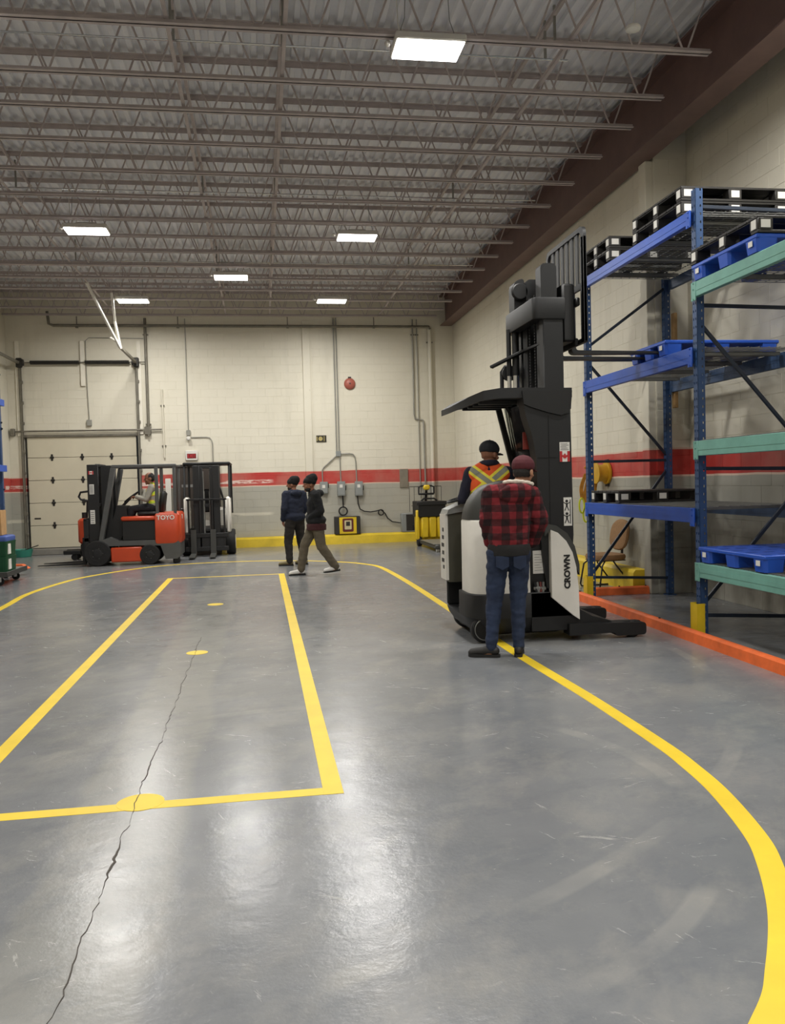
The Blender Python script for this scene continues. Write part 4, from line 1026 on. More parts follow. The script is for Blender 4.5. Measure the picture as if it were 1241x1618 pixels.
for x in (3.78, 4.12):
    b = MB(); b.bb(x-.08, x+.08, 18.1, 19.95, .07, .16, .02); o = b.build('fork', M_DGREY, pj)
    b = MB(); b.lathe([(.02, 0), (.04, 0), (.04, .07), (.02, .07)], (x-.035, 18.25, .041), 'x', 14); b.build('load_wheel', M_LABEL, o)
b = MB(); b.bb(3.68, 4.24, 18.15, 19.7, .165, .18); b.build('fork_cover', M_STEEL, pj)
b = MB()
for x in (3.62, 3.74, 3.98, 4.16, 4.3, 4.42): b.tube([(x, 20.75, .8), (x, 20.75, 1.42)], .007, 5)
b.tube([(3.62, 20.75, 1.42), (4.42, 20.75, 1.42)], .009, 5); b.tube([(3.66, 20.75, .95), (4.42, 20.75, .95)], .007, 5); b.build('load_rack', M_DGREY, pj)

wj = thing('pallet_jack', 'orange powered pallet jack with black loop handle behind the forklift mast', 'pallet truck', (-3.8, 19.9, 0))
b = MB(); b.bb(-4.02, -3.7, 19.7, 20.2, .36, .92, .05); b.build('motor_cover', M_TRUCK, wj)
b = MB(); b.bb(-3.98, -3.74, 19.72, 20.18, .08, .36, .02); b.build('base', M_BLACK2, wj)
b = MB(); b.tube([(-3.86, 19.95, .9), (-3.84, 19.95, 1.3)], .022, 8); b.tube([(-3.92, 19.95, .92), (-3.92, 19.95, 1.05)], .05, 10); b.build('tiller', M_BLACK2, wj)
b = MB(); b.tube([(-3.8, 19.95, 1.3), (-3.98, 19.95, 1.34), (-4.02, 19.95, 1.4), (-3.98, 19.95, 1.5), (-3.8, 19.95, 1.52), (-3.74, 19.95, 1.46), (-3.74, 19.95, 1.34)], .025, 8, True); b.build('loop_handle', M_BLACK2, wj)
for y in (19.78, 20.12):
    b = MB(); b.bb(-4.35, -3.98, y-.07, y+.07, .13, .22, .015); o = b.build('fork', M_BLACK, wj)
    b = MB(); b.lathe([(.02, 0), (.07, 0), (.07, .07), (.02, .07)], (-4.12, y-.035, .071), 'y', 16); b.build('load_wheel', M_RUBBER, o)

# left wall rack
lr = thing('pallet_rack', 'blue pallet rack at the left edge beside the overhead door', 'rack', (-5.3, 15.7, 0))
for y in (17.0, 14.26):
    for x in (-4.78, -5.8):
        b = MB(); b.bb(x, x+.006, y-.04, y+.04, 0, 3.95); b.bb(x-.06, x, y-.04, y-.034, 0, 3.95); b.bb(x-.06, x, y+.034, y+.04, 0, 3.95); b.bb(x-.02, x+.1, y-.06, y+.06, 0, .012); b.build('post', M_RBLUE, lr, angle=0)
    for z0_, z1_ in ((.3, 1.5), (1.6, 1.6), (2.85, 3.1), (2.75, 1.8), (3.75, 3.75)):
        b = MB(); b.bar((-4.75, y, z0_), (-5.76, y, z1_), .028, .034); b.build('brace', M_DARKBR, lr)
for z in (3.27, 2.05):
    for x in (-4.71, -5.82):
        b = MB(); b.bb(x-.025, x+.025, 14.3, 16.96, z-.12, z, .004); b.build('beam', M_BBLUE, lr)
# platform cart with bins
M_BIN = mat('dark_green_bin', '#0d4a2c', .45, 0, .08)
M_CARD = mat('brown_cardboard', '#b08a5c', .85, 0, .1, 10)
ct = thing('platform_cart', 'low grey platform cart carrying green bins at the left edge', 'cart', (-4.7, 15.4, 0))
b = MB(); b.bb(-5.3, -4.18, 14.85, 16.05, .17, .225, .012); b.build('deck', M_STEEL, ct)
b = MB(); b.bb(-5.32, -4.16, 14.83, 14.85, .15, .235, .004); b.bb(-4.18, -4.16, 14.85, 16.05, .15, .235, .004); b.build('edge_rail', M_DGREY, ct)
for x in (-5.15, -4.32):
    for y in (14.98, 15.9):
        b = MB(); b.lathe([(.02, 0), (.06, 0), (.065, .01), (.065, .035), (.06, .045), (.02, .045)], (x, y-.02, .066), 'y', 18); o = b.build('caster', M_RUBBER, ct)
        b = MB(); b.bb(x-.03, x+.03, y-.035, y-.028, .06, .17); b.bb(x-.03, x+.03, y+.03, y+.037, .06, .17); b.bb(x-.04, x+.04, y-.04, y+.04, .155, .17); b.build('caster_fork', M_CHROME, o)
gb = local(thing('storage_bin', 'x', 'bin'))
b = MB(); rings = []
for z, k in ((0, .93), (.02, .95), (.225, 1), (.248, 1.03), (.253, 1.03)):
    rings.append([(x*k, y*k, z) for x, y in rounded([(-.2, -.28), (.2, -.28), (.2, .28), (-.2, .28)], .03, 3)])
b.loft(rings); b.build('tub', M_BIN, gb)
for k in (-1, 1):
    b = MB(); b.bb(.19*k-.008, .19*k+.016, -.2, -.06, .04, .21); b.build('white_panel', M_LABEL, gb, 'white label panel', angle=0)
b = MB()
for k in range(6): b.bb(-.17+.06*k, -.165+.06*k, -.286, -.27, .03, .22)
b.build('rib', M_BIN, gb, angle=0)
gb.location = (-4.38, 15.2, .226); gb['label'] = 'dark green storage bin on the cart deck, under another bin'
dup(gb, (-4.38, 15.2, .480), 0, 'dark green storage bin stacked on top of another, under a blue lid')
t = thing('crate_lid', 'blue plastic tray lying on top of the green bins', 'tray', (-4.38, 15.2, .734))
b = MB(); b.loft([[(x*k-4.38, y*k+15.2, z-.104) for x, y in rounded([(-.2, -.28), (.2, -.28), (.2, .28), (-.2, .28)], .03, 3)] for z, k in ((.838, .97), (.88, 1.0), (.91, .98), (.93, .86))]); b.build('tray', mat('slate_blue_plastic', '#40589a', .5), t)
b = MB(); b.bb(-4.5, -4.26, 15.05, 15.3, .825, .832); b.build('ridge', mat('slate_blue_plastic', '#40589a', .5), t)
t = thing('carton', 'brown cardboard carton standing on the blue tray at left edge', 'box', (-4.36, 15.15, .833))
b = MB(); b.bb(-4.44, -4.28, 15.02, 15.32, .833, 1.25, .004); b.build('carton', M_CARD, t)
b = MB(); b.bb(-4.44, -4.28, 15.155, 15.185, 1.2495, 1.2515); b.bb(-4.37, -4.335, 15.0185, 15.021, 1.1, 1.15); b.build('tape', mat('dark_print', '#3c2c1c', .6), t, angle=0)
t = thing('hand_pallet_jack', 'orange pallet jack forks on the floor behind the green bins', 'pallet truck', (-4.8, 16.52, 0))
for y in (16.3, 16.75):
    b = MB(); b.prism(rounded([(-5.4, .09), (-4.42, .09), (-4.3, .12), (-4.42, .2), (-5.4, .22)], .01, 2), 'y', y-.09, y+.09); o = b.build('fork', M_ORANGE, t)
    b = MB(); b.lathe([(.02, 0), (.045, 0), (.045, .09), (.02, .09)], (-4.6, y-.045, .046), 'y', 14); b.build('load_wheel', M_RUBBER, o)
b = MB(); b.bb(-5.72, -5.38, 16.22, 16.83, .1, .45, .04); b.build('pump_body', M_ORANGE, t)
b = MB(); b.lathe([(.02, 0), (.08, 0), (.08, .08), (.02, .08)], (-5.6, 16.48, .081), 'y', 16); b.build('steer_wheel', M_RUBBER, t)
t = thing('basin', 'teal plastic basin on the floor at the foot of the overhead door', 'basin', (-5.62, 21.35, 0))
b = MB(); b.loft([[(-5.62+r*math.cos(a), 21.35+r*math.sin(a), z) for a in [2*PI*k/26 for k in range(26)]] for z, r in ((.0, .17), (.02, .19), (.17, .225), (.18, .235), (.175, .215), (.03, .175), (.028, .1))]); b.build('tub', mat('teal_plastic', '#3f9a86', .5), t)
t = thing('brush', 'dark scrubbing brush resting across the rim of the teal basin', 'brush', (-5.48, 21.3, .17))
b = MB(); b.cyl((-5.56, 21.3, .17), (-5.25, 21.3, .27), .012, 8); b.build('handle', M_DARKST, t)
b = MB(); b.box((-5.6, 21.3, .16), (.1, .06, .04), .01); b.build('bristles', M_DGREY, t)

# ================================================================== THINGS ON THE BACK WALL
W = YB-.005
t = thing('fire_bell', 'round dark red fire bell high on the back wall', 'bell', (2.35, W, 4.1))
b = MB(); b.lathe([(.02, -.09), (.06, -.085), (.11, -.07), (.14, -.04), (.148, -.015), (.14, -.01), (.05, 0)], (2.35, W, 4.1), 'y', 28); b.build('gong', mat('dull_red_bell', '#a2584a', .45, 0, .1), t)
b = MB(); b.cyl((2.35, W-.1, 4.1), (2.35, W-.085, 4.1), .02, 10); b.bb(2.31, 2.39, W-.03, W, 4.22, 4.28, .005); b.build('mounting', M_DARKST, t)
t = thing('wall_sign', 'small black and gold sign high on the wall left of the conduit', 'sign', (1.58, W, 2.7))
b = MB(); b.bb(1.45, 1.71, W-.012, W, 2.62, 2.79, .003); b.build('board', mat('sign_black', '#2c281d', .5), t)
b = MB(); b.lathe([(.055, 0), (.055, .003)], (1.56, W-.0152, 2.705), 'y', 20); b.bb(1.645, 1.66, W-.0152, W-.0122, 2.64, 2.77); b.bb(1.46, 1.48, W-.0152, W-.0122, 2.65, 2.76); b.build('emblem', mat('sign_gold', '#b3a468', .5), t, angle=0)
t = thing('exit_sign', 'red lettered exit sign above the brown door', 'sign', (-1.68, W, 2.35))
b = MB(); b.bb(-1.83, -1.53, W-.05, W, 2.22, 2.47, .012); b.build('housing', M_LABEL, t)
b = MB(); b.bb(-1.79, -1.57, W-.053, W-.05, 2.27, 2.39); o = b.build('face', mat('exit_dark_red', '#6d1418', .4), t)
text('lettering', 'EXIT', .115, mat('exit_red', '#c9343a', .4), o, place((-1.68, W-.0545, 2.33), (1, 0, 0), (0, 0, 1)), .001, .85)
t = thing('emergency_light', 'white emergency light with a conduit above the exit sign', 'lamp', (-1.74, W, 2.85))
b = MB(); b.bb(-1.79, -1.69, W-.05, W, 2.84, 2.98, .01); b.build('junction_box', M_GALV, t)
b = MB(); b.box((-1.74, W-.07, 2.77), (.09, .1, .1), .02); b.build('lamp_head', M_LABEL, t)
b = MB(); b.tube([(-1.74, W-.015, 2.98), (-1.74, W-.015, 5.75)], .011, 6); b.tube([(-1.69, W-.02, 2.8), (-1.3, W-.02, 2.8), (-1.22, W-.02, 2.78), (-1.17, W-.02, 2.7), (-1.16, W-.02, 2.6), (-1.16, W-.02, 2.1)], .012, 7); b.build('conduit', M_GALV, t)

M_BOXG = mat('grey_switch_box', '#8d918f', .45, .2, .05)
for x, z0_, z1_, lb in ((1.605, 1.3, 1.6, 'grey switch box on the back wall nearest the walking men'), (2.05, 1.23, 1.6, 'middle one of three grey switch boxes below the branching conduit'), (2.505, 1.22, 1.59, 'grey switch box with a black cable leading to the wall charger')):
    t = thing('switch_box', lb, 'electrical box', (x, W, (z0_+z1_)/2), 'grey switch boxes on the back wall')
    b = MB(); b.bb(x-.1, x+.1, W-.13, W-.0, z0_, z1_, .008); b.build('enclosure', M_BOXG, t)
    b = MB(); b.bb(x-.085, x+.085, W-.136, W-.13, z0_+.03, z1_-.03, .002); o = b.build('cover', M_BOXG, t)
    b = MB(); b.bb(x-.045, x+.03, W-.138, W-.136, z1_-.16, z1_-.08); b.build('label_sticker', M_LABEL, o, 'white label', angle=0)
    b = MB(); b.bar((x+.115, W-.08, z0_+.14), (x+.115, W-.12, z0_+.26), .02, .012); b.build('lever', M_DARKST, t)
t = thing('conduit_run', 'branching grey conduit from the roof down to the switch boxes', 'conduit', (2.0, W, 2.4))
b = MB(); b.bb(1.94, 2.07, W-.06, W, 2.24, 2.38, .008); b.build('junction_box', M_BOXG, t)
for pts, r in (([(1.965, W-.03, 2.38), (1.965, W-.03, 5.78)], .018), ([(2.03, W-.03, 2.38), (2.03, W-.03, 5.78)], .018), ([(2.04, W-.03, 2.24), (2.05, W-.03, 1.6)], .016),
               ([(1.95, W-.03, 2.26), (1.62, W-.03, 1.97), (1.58, W-.03, 1.9), (1.58, W-.03, 1.6)], .016), ([(2.07, W-.03, 2.31), (2.3, W-.03, 2.31), (2.38, W-.03, 2.29), (2.43, W-.03, 2.22), (2.45, W-.03, 2.1), (2.46, W-.03, 1.59)], .016)):
    b = MB(); b.tube(pts, r, 8); b.build('conduit', M_GALV, t)
t = thing('wall_charger', 'yellow fronted battery charger with dark red ring standing on the kerb', 'charger', (2.17, YB-.2, .246))
b = MB(); b.bb(1.84, 2.5, YB-.26, YB-.03, .246, .7, .012); b.build('cabinet', M_DARKST, t)
b = MB(); b.bb(1.96, 2.4, YB-.272, YB-.26, .26, .68, .004); o = b.build('front', M_YELLOW, t, 'yellow front panel')
b = MB(); b.prism(rounded([(2.04, .31), (2.32, .31), (2.32, .65), (2.04, .65)], .04, 4), 'y', YB-.276, YB-.272); b.build('ring', mat('dark_red_ring', '#5c1f1c', .5), o, angle=0)
b = MB(); b.prism(rounded([(2.09, .37), (2.27, .37), (2.27, .6), (2.09, .6)], .02, 4), 'y', YB-.279, YB-.276); b.build('plate', mat('cream_plate', '#c9bd93', .5), o, angle=0)
b = MB(); b.bb(2.13, 2.23, YB-.282, YB-.279, .46, .57); b.build('display', M_DARKST, o, angle=0)
t = thing('coiled_cable', 'black coiled cable standing on the yellow fronted charger', 'cable', (2.08, YB-.12, .7))
b = MB(); pts = [(2.08, YB-.1, 1.23), (2.09, YB-.06, 1.0)]
for k in range(60): a = 2*PI*k/20; pts.append((2.08+.105*math.sin(a), YB-.15+.02*(k/20), .835+.105*math.cos(a)))
b.tube(pts, .018, 7); b.build('cable', M_RUBBER, t)
t = thing('charger_box', 'grey open sided charger box on the kerb beside the yellow pallet truck', 'charger', (3.78, YB-.2, .246))
b = MB(); b.bb(3.58, 3.98, YB-.22, YB-.03, .246, .73, .012); b.build('cabinet', M_BOXG, t)
b = MB(); b.bb(3.7, 3.96, YB-.224, YB-.22, .28, .7); o = b.build('dark_front', M_DARKST, t, angle=0)
b = MB(); b.bb(3.86, 3.92, YB-.235, YB-.224, .3, .42, .006); b.build('plug', M_RUBBER, t)
t = thing('charging_cable', 'black charging cable looping along the wall to the charger box', 'cable', (3.0, YB-.05, .8))
b = MB(); pts = [(2.47, YB-.06, 1.22), (2.48, YB-.04, 1.02), (2.53, YB-.04, .87), (2.64, YB-.04, .81), (2.8, YB-.04, .79), (2.95, YB-.04, .81), (3.07, YB-.04, .84)]
for k in range(1, 17): a = 2*PI*k/16; pts.append((3.07+.07*math.sin(a), YB-.05, .77+.07*math.cos(a)))
pts += [(3.18, YB-.04, .74), (3.24, YB-.04, .62), (3.36, YB-.04, .52), (3.59, YB-.06, .48)]
b.tube(pts, .014, 7); b.build('cable', M_RUBBER, t)
t = thing('wall_panel', 'brownish grey metal panel set across the red stripe on the back wall', 'panel', (3.7, W, 1.64))
b = MB(); b.bb(3.59, 3.81, W-.03, W, 1.4, 1.88, .006); b.build('panel', mat('taupe_panel', '#7f786a', .5), t)
for z in (1.47, 1.81): b = MB(); b.cyl((3.63, W-.034, z), (3.63, W-.03, z), .01, 8); b.build('latch', M_STEEL, t)
for pts, r, lb in (([(4.02, W-.03, 5.75), (4.01, W-.03, 3.3), (4.03, W-.03, 3.17), (4.24, W-.03, 3.14), (4.26, W-.03, 3.05), (4.27, W-.03, .6)], .02, 'thin conduit with a sideways jog on the back wall near the corner'),
                   ([(4.13, W-.03, 5.75), (4.13, W-.03, 1.1)], .012, 'thinnest straight conduit on the back wall near the corner'),
                   ([(4.46, W-.06, 5.55), (4.47, W-.06, .3)], .05, 'thick cream painted pipe on the back wall near the corner'),
                   ([(-2.7, W-.06, 5.75), (-2.7, W-.06, 2.84)], .035, 'dark vertical pipe beside the overhead door'),
                   ([(-2.35, W-.03, 4.0), (-2.34, W-.03, 2.3)], .02, 'short painted conduit between overhead door and emergency light')):
    t = thing('wall_pipe', lb, 'pipe', pts[len(pts)//2])
    b = MB(); b.tube(pts, r, 10); b.build('pipe', M_WALL if 'cream' in lb or 'painted' in lb else (M_TRACK if 'dark' in lb else M_GALV), t)
    b = MB()
    for z in (pts[0][2]-.4, pts[-1][2]+.3): x_ = pts[0][0] if z > 3 else pts[-1][0]; b.bb(x_-r-.03, x_+r+.03, pts[0][1], W, z-.015, z+.015, .003)
    b.build('clamp', M_TRACK, t)
t = thing('ceiling_pipe', 'long dark pipe running across the top of the back wall', 'pipe', (-.2, W-.1, 5.57))
b = MB(); b.tube([(-4.98, W-.12, 5.9), (-4.95, W-.12, 5.6), (-4.85, W-.12, 5.56), (4.44, W-.12, 5.54), (4.47, W-.12, 5.48)], .035, 10); b.build('pipe', M_TRACK, t)
for x in (-4.3, -1.9, .8, 3.0): b = MB(); b.bb(x-.012, x+.012, W-.13, W-.11, 5.57, 5.78); b.bb(x-.03, x+.03, W-.16, W-.08, 5.5, 5.53); b.build('hanger', M_TRACK, t)
t = thing('door_control', 'small push button box on a cord above the overhead door', 'switch', (-4.11, W, 3.2))
b = MB(); b.bb(-4.17, -4.05, W-.06, W, 3.12, 3.27, .01); b.build('button_box', M_GALV, t)
b = MB(); b.tube([(-4.11, W-.02, 3.27), (-4.13, W-.03, 4.2), (-4.13, W-.04, 5.2), (-4.05, W-.02, 5.28), (-2.75, W-.02, 5.26)], .01, 6); b.build('conduit', M_GALV, t)
t = thing('ceiling_detector', 'small white disc hanging from the roof near the dark red beam', 'detector', (3.72, 8.0, 5.9))
b = MB(); b.lathe([(.01, .03), (.06, .02), (.075, 0), (.07, -.02), (.03, -.03)], (3.72, 8.0, 5.9), 'z', 20); b.build('disc', M_LABEL, t)
b = MB(); b.tube([(3.72, 8.0, 5.93), (3.77, 8.05, 6.1), (3.8, 8.1, 6.43)], .006, 5); b.build('cord', M_LABEL, t)
for y, z, xa, xb, lb in ((8.62, 6.02, XL, 4.2, 'nearer of two bare conduits running beside the nearest ceiling lamp'), (8.92, 6.02, XL, 3.4, 'farther of two bare conduits running beside the nearest ceiling lamp'), (13.35, 6.0, XL, 4.5, 'bare conduit running over the middle pair of ceiling lamps'), (17.45, 6.0, XL, 4.5, 'bare conduit running over the central ceiling lamp')):
    t = thing('roof_conduit', lb, 'conduit', (-.5, y, z)); b = MB(); b.tube([(xa, y, z), (xb, y, z)], .011, 7); b.build('conduit', M_CHROME, t)
    for x in (-3.4, -.72, .36, 3.15): b = MB(); b.bb(x-.012, x+.012, y-.012, y+.012, z, z+.4); b.build('hanger', M_GALV, t)
t = thing('white_post', 'white upright post standing left of the brown door', 'post', (-2.25, 21.9, 0))
b = MB(); b.bb(-2.33, -2.2, 21.82, 21.9, 0, 1.78, .01); b.build('post', M_WHITE, t)
b = MB(); b.bb(-2.36, -2.17, 21.8, 21.92, 0, .015); b.build('base_plate', M_STEEL, t)

# ================================================================== PEOPLE (local axes: x to the person's right, y forward)
V = Vector
def frame(fwd, tilt=(0, 0, 1)):
    f = V(fwd).normalized(); u = V(tilt); r = f.cross(u).normalized(); u = r.cross(f); return Matrix((r, f, u)).transposed()
def add_head(b, c, R, s=1.06):
    c = V(c); g = lambda x, y, z: c+R @ V((x*s, y*s, z*s))
    b.ell(c+R @ V((0, -.008, .025)), (.076*s, .095*s, .095*s), R); b.ell(g(0, .022, -.045), (.056*s, .066*s, .068*s), R)
    b.cone(g(0, .085, .012), .009*s, g(0, .105, -.022), .014*s, 8)           # nose
    b.ell(g(0, .083, -.058), (.024*s, .012*s, .008*s), R); b.ell(g(0, .082, -.071), (.021*s, .012*s, .008*s), R)   # lips
    b.ell(g(0, .07, -.098), (.024*s, .02*s, .018*s), R)                       # chin
    for k in (-1, 1):
        b.ell(g(k*.077, -.008, -.012), (.011*s, .022*s, .033*s), R); b.ell(g(k*.033, .074, .018), (.02*s, .014*s, .007*s), R)  # ear, brow
        b.ell(g(k*.04, .062, -.03), (.022*s, .02*s, .02*s), R)
def add_hand(b, wr, d, n, side, curl=.6):
    """palm, four jointed fingers and a thumb off the side of the palm"""
    d, n = V(d).normalized(), V(n).normalized(); n = (n-d*n.dot(d)).normalized(); t = d.cross(n)*side; wr = V(wr)
    for k, (o, L) in enumerate(((.031, .068), (.011, .078), (-.01, .073), (-.03, .056))):
        kn = wr+d*(.088-.006*abs(k-1))+t*o
        b.cone(wr+t*o*.55, .015, kn, .0125, 8)
        d1 = (d*math.cos(curl)+n*math.sin(curl)); p1 = kn+d1*L*.55; d2 = (d*math.cos(curl*2.1)+n*math.sin(curl*2.1)); p2 = p1+d2*L*.5
        b.cone(kn, .0105, p1, .0092, 8); b.cone(p1, .0092, p2, .0078, 8)
    p0 = wr+d*.025+t*.026; p1 = wr+d*.055+t*.056+n*.015; p2 = p1+d*.034+t*.004+n*.012
    b.cone(p0, .015, p1, .011, 8); b.cone(p1, .011, p2, .0088, 8)
def add_body(J, voxel, skin, root):
    b = MB(); P = {k: V(v) for k, v in J.items() if k not in ('head_dir', 'hands', 'toes')}
    up = (P['neck']-P['pel']).normalized()
    b.ell(P['pel'], (.135, .09, .11)); b.cone(P['pel'], .1, P['chest'], .105); b.ell(P['chest'], (.145, .095, .15))
    b.cone(P['shL'], .05, P['neck'], .055); b.cone(P['shR'], .05, P['neck'], .055)
    R = frame(J['head_dir']); b.cone(P['neck'], .055, P['head']+R @ V((0, -.015, -.05)), .052); add_head(b, P['head'], R)
    for s, k in ((-1, 'L'), (1, 'R')):
        b.cone(P['sh'+k], .048, P['el'+k], .038); b.cone(P['el'+k], .038, P['wr'+k], .027)
        d, n, c = J['hands'][k]; add_hand(b, P['wr'+k], d, n, s, c)
        b.cone(P['hip'+k], .082, P['kn'+k], .052); b.cone(P['kn'+k], .052, P['an'+k], .036); b.cone(P['hip'+k], .08, P['pel'], .09)
        t = V((*J['toes'][k][:2], 0)).normalized(); b.cone(P['an'+k]+V((0, 0, -.035)), .035, P['an'+k]+t*.13+V((0, 0, -.06)), .026)
    return remesh(b, 'body', skin, root, voxel, 3)
def add_top(J, mt, root, name, voxel, grow=.022, wr=.006, hem=.0, sleeve=True, wide=1.0, hood=None):
    b = MB(); P = {k: V(v) for k, v in J.items() if k not in ('head_dir', 'hands', 'toes')}
    g = grow; low = P['pel']+V((0, 0, hem))
    b.ell(P['chest'], ((.15+g)*wide, .10+g, .17)); b.cone(P['chest'], .115+g, low, .108+g)
    for s in (-.055, .055): b.cone(P['chest']+V((s, 0, 0)), .115+g*.7, low+V((s, 0, 0)), .1+g*.7)
    for k in 'LR':
        b.cone(P['sh'+k], .056+g, P['neck']+V((0, -.01, -.03)), .06+g*.5)
        if sleeve:
            b.cone(P['sh'+k], .055+g, P['el'+k], .043+g); b.cone(P['el'+k], .043+g, P['wr'+k], .031+g*.8)
        b.cone(P['sh'+k], .055+g, P['chest']+V((0, 0, -.05)), .1)
    if hood: hood(b, P)
    return remesh(b, name, mt, root, voxel, 5, wr)
def add_trousers(J, mt, root, voxel, grow=.014, wr=.006, name='trousers', cuff=.028):
    b = MB(); P = {k: V(v) for k, v in J.items() if k not in ('head_dir', 'hands', 'toes')}
    b.ell(P['pel']+V((0, 0, -.02)), (.15+grow, .112+grow, .14))
    for k in 'LR':
        b.cone(P['hip'+k], .09+grow, P['kn'+k], .062+grow); b.cone(P['kn'+k], .062+grow, P['an'+k]+V((0, 0, .01)), .042+grow*cuff/.028); b.cone(P['pel'], .1, P['hip'+k], .092+grow)
    return remesh(b, name, mt, root, voxel, 4, wr, (8, 8, 16))
def add_shoes(J, mt, sole, root, L=.27):
    for k in 'LR':
        a = V(J['an'+k]); t = V((*J['toes'][k][:2], 0)).normalized(); s = V((t.y, -t.x, 0)); z0 = a.z-.085
        pitch = J['toes'][k][2] if len(J['toes'][k]) > 2 else 0.0
        def at(f, w_, z): return a+t*f+s*w_+V((0, 0, z-a.z+pitch*max(0, .12-f)))
        b = MB()
        b.cone(at(-.035, 0, z0+.055), .038, at(.05, 0, z0+.06), .04); b.cone(at(.05, 0, z0+.055), .04, at(L-.105, 0, z0+.04), .036); b.cone(at(.0, 0, z0+.1), .04, at(-.01, 0, z0+.06), .038)
        b.cone(at(L-.13, .01, z0+.04), .034, at(L-.095, -.005, z0+.036), .032)
        o = remesh(b, 'shoe', mt, root, .008, 2)
        q = MB(); pl = [(-.075, -.022), (-.055, -.036), (.05, -.038), (L-.13, -.046), (L-.085, -.034), (L-.065, 0), (L-.085, .03), (L-.13, .042), (.05, .034), (-.055, .034), (-.075, .02)]
        q.loft([[tuple(at(f, w_, z)) for f, w_ in pl] for z in (z0, z0+.026)]); q.build('sole', sole, o, angle=30)
M_SOLE = mat('black_sole', '#1a1918', .8); M_SHOE = mat('black_leather', '#1f1d1b', .6, 0, .2, 12)
def cap(J, root, mt, name='cap', brim=True, dz=.052):
    R = frame(J['head_dir']); c = V(J['head']); g = lambda x, y, z: c+R @ V((x, y, z)); b = MB()
    b.ell(g(0, -.008, dz), (.099, .118, .092), R)
    o = remesh(b, name, mt, root, .007, 2, .0015, (20, 20, 20), cut=lambda v: (R.transposed() @ (v-c)).z < dz-.04)
    s = o.modifiers.new('thickness', 'SOLIDIFY'); s.thickness = .004; s.offset = -1
    if brim:
        q = MB(); pl = [(-.075, .06), (-.068, .12), (-.04, .158), (0, .168), (.04, .158), (.068, .12), (.075, .06), (.03, .09), (-.03, .09)]
        q.loft([[tuple(g(x*1.08, y*1.06, z+dz-.035-.10*abs(x)-.12*(y-.06))) for x, y in pl] for z in (0, .006)]); q.build('brim', mt, o)
    q = MB(); q.ell(g(0, -.008, dz+.09), (.008, .008, .006), R); q.build('button', mt, o)
    return o

# --- man in plaid jacket, seen from behind beside the truck
J = dict(pel=(.02, 0, .95), chest=(.03, .0, 1.27), neck=(.095, .0, 1.475), head=(.165, .03, 1.612), head_dir=(.55, .8, -.05),
    shL=(-.125, -.01, 1.42), elL=(-.165, .02, 1.18), wrL=(-.13, .13, .99), shR=(.225, 0, 1.40), elR=(.30, .02, 1.18), wrR=(.25, .13, .985),
    hands=dict(L=((.5, .55, -.6), (.7, .2, .4), .5), R=((-.4, .6, -.6), (-.7, .2, .4), .5)),
    hipL=(-.075, 0, .90), knL=(-.115, .03, .49), anL=(-.155, -.02, .085), hipR=(.11, 0, .90), knR=(.095, .045, .49), anR=(.085, .0, .085),
    toes=dict(L=(-1, .25), R=(.2, 1)))
pm = local(thing('person', 'standing person in red and black plaid jacket, maroon cap and blue jeans, seen from behind', 'person'))
add_body(J, .006, M_SKIN2, pm)
M_PLAID = plaid_material(); M_FLEECE = mat('cream_fleece', '#d9cfc0', .95, 0, .1, 60, .4); M_RIB = mat('black_rib_knit', '#1b1a1a', .9, 0, .2, 60)
def hood(b, P):
    b.ell(P['neck']+V((-.01, -.115, -.05)), (.165, .06, .085), Matrix.Rotation(.25, 3, 'X')); b.ell(P['neck']+V((0, -.06, .0)), (.14, .075, .05))
jk = add_top(J, M_PLAID, pm, 'jacket', .008, .03, .012, .03, True, 1.08, hood)
b = MB(); c = V(J['neck'])+V((.01, -.035, .03))
pts = [c+V((.125*math.cos(a), .075*math.sin(a), .012*math.cos(a)*-1+.02*math.sin(a)*-1)) for a in [PI*1.02+k*PI*.96/12 for k in range(13)]]
b.tube(pts, [.010]+[.018]*11+[.010], 8); remesh(b, 'hood_lining', M_FLEECE, jk, .007, 3, .004, (30, 30, 30), label='cream fleece hood lining')
b = MB(); p = V(J['pel'])
b.loft([[(p.x+rx*math.cos(a), p.y+ry*math.sin(a), z) for a in [2*PI*k/28 for k in range(28)]] for z, rx, ry in ((.885, .172, .135), (.89, .182, .148), (.95, .19, .155), (.985, .18, .14))]); b.build('hem_band', M_RIB, jk, 'black ribbed hem band')
for k in 'LR':
    w_ = V(J['wr'+k]); e_ = V(J['el'+k]); d = (w_-e_).normalized(); b = MB(); b.tube([w_-d*.04, w_-d*.02, w_+d*.03], [.05, .048, .038], 14); b.build('cuff', M_RIB, jk, 'black ribbed cuff')
M_DENIM = denim_material()
tr = add_trousers(J, M_DENIM, pm, .008, .013, .009, 'jeans', .018)
for s in (-1, 1):
    b = MB(); x = .02+s*.075; b.loft([[(x+u, -.133, v) for u, v in ((-.055, .89), (.055, .89), (.055, .80), (0, .77), (-.055, .80))], [(x+u, -.115, v) for u, v in ((-.055, .89), (.055, .89), (.055, .80), (0, .77), (-.055, .80))]]); b.build('back_pocket', M_DENIM, tr)
add_shoes(J, M_SHOE, M_SOLE, pm)
M_MAROON = mat('maroon_cap_cloth', '#4d1a21', .85, 0, .12, 10)
cap(J, pm, M_MAROON, 'cap')
b = MB(); R = frame(J['head_dir']); b.ell(V(J['head'])+R @ V((0, -.03, -.0)), (.08, .085, .085), R)
remesh(b, 'hair', M_HAIR, pm, .007, 2, .004, (30, 30, 30), cut=lambda v: (R.transposed() @ (v-V(J['head']))).y > .02 or (R.transposed() @ (v-V(J['head']))).z < -.055)
pm.location = (2.105, 7.2, 0); pm.rotation_euler = (0, 0, math.radians(-9))

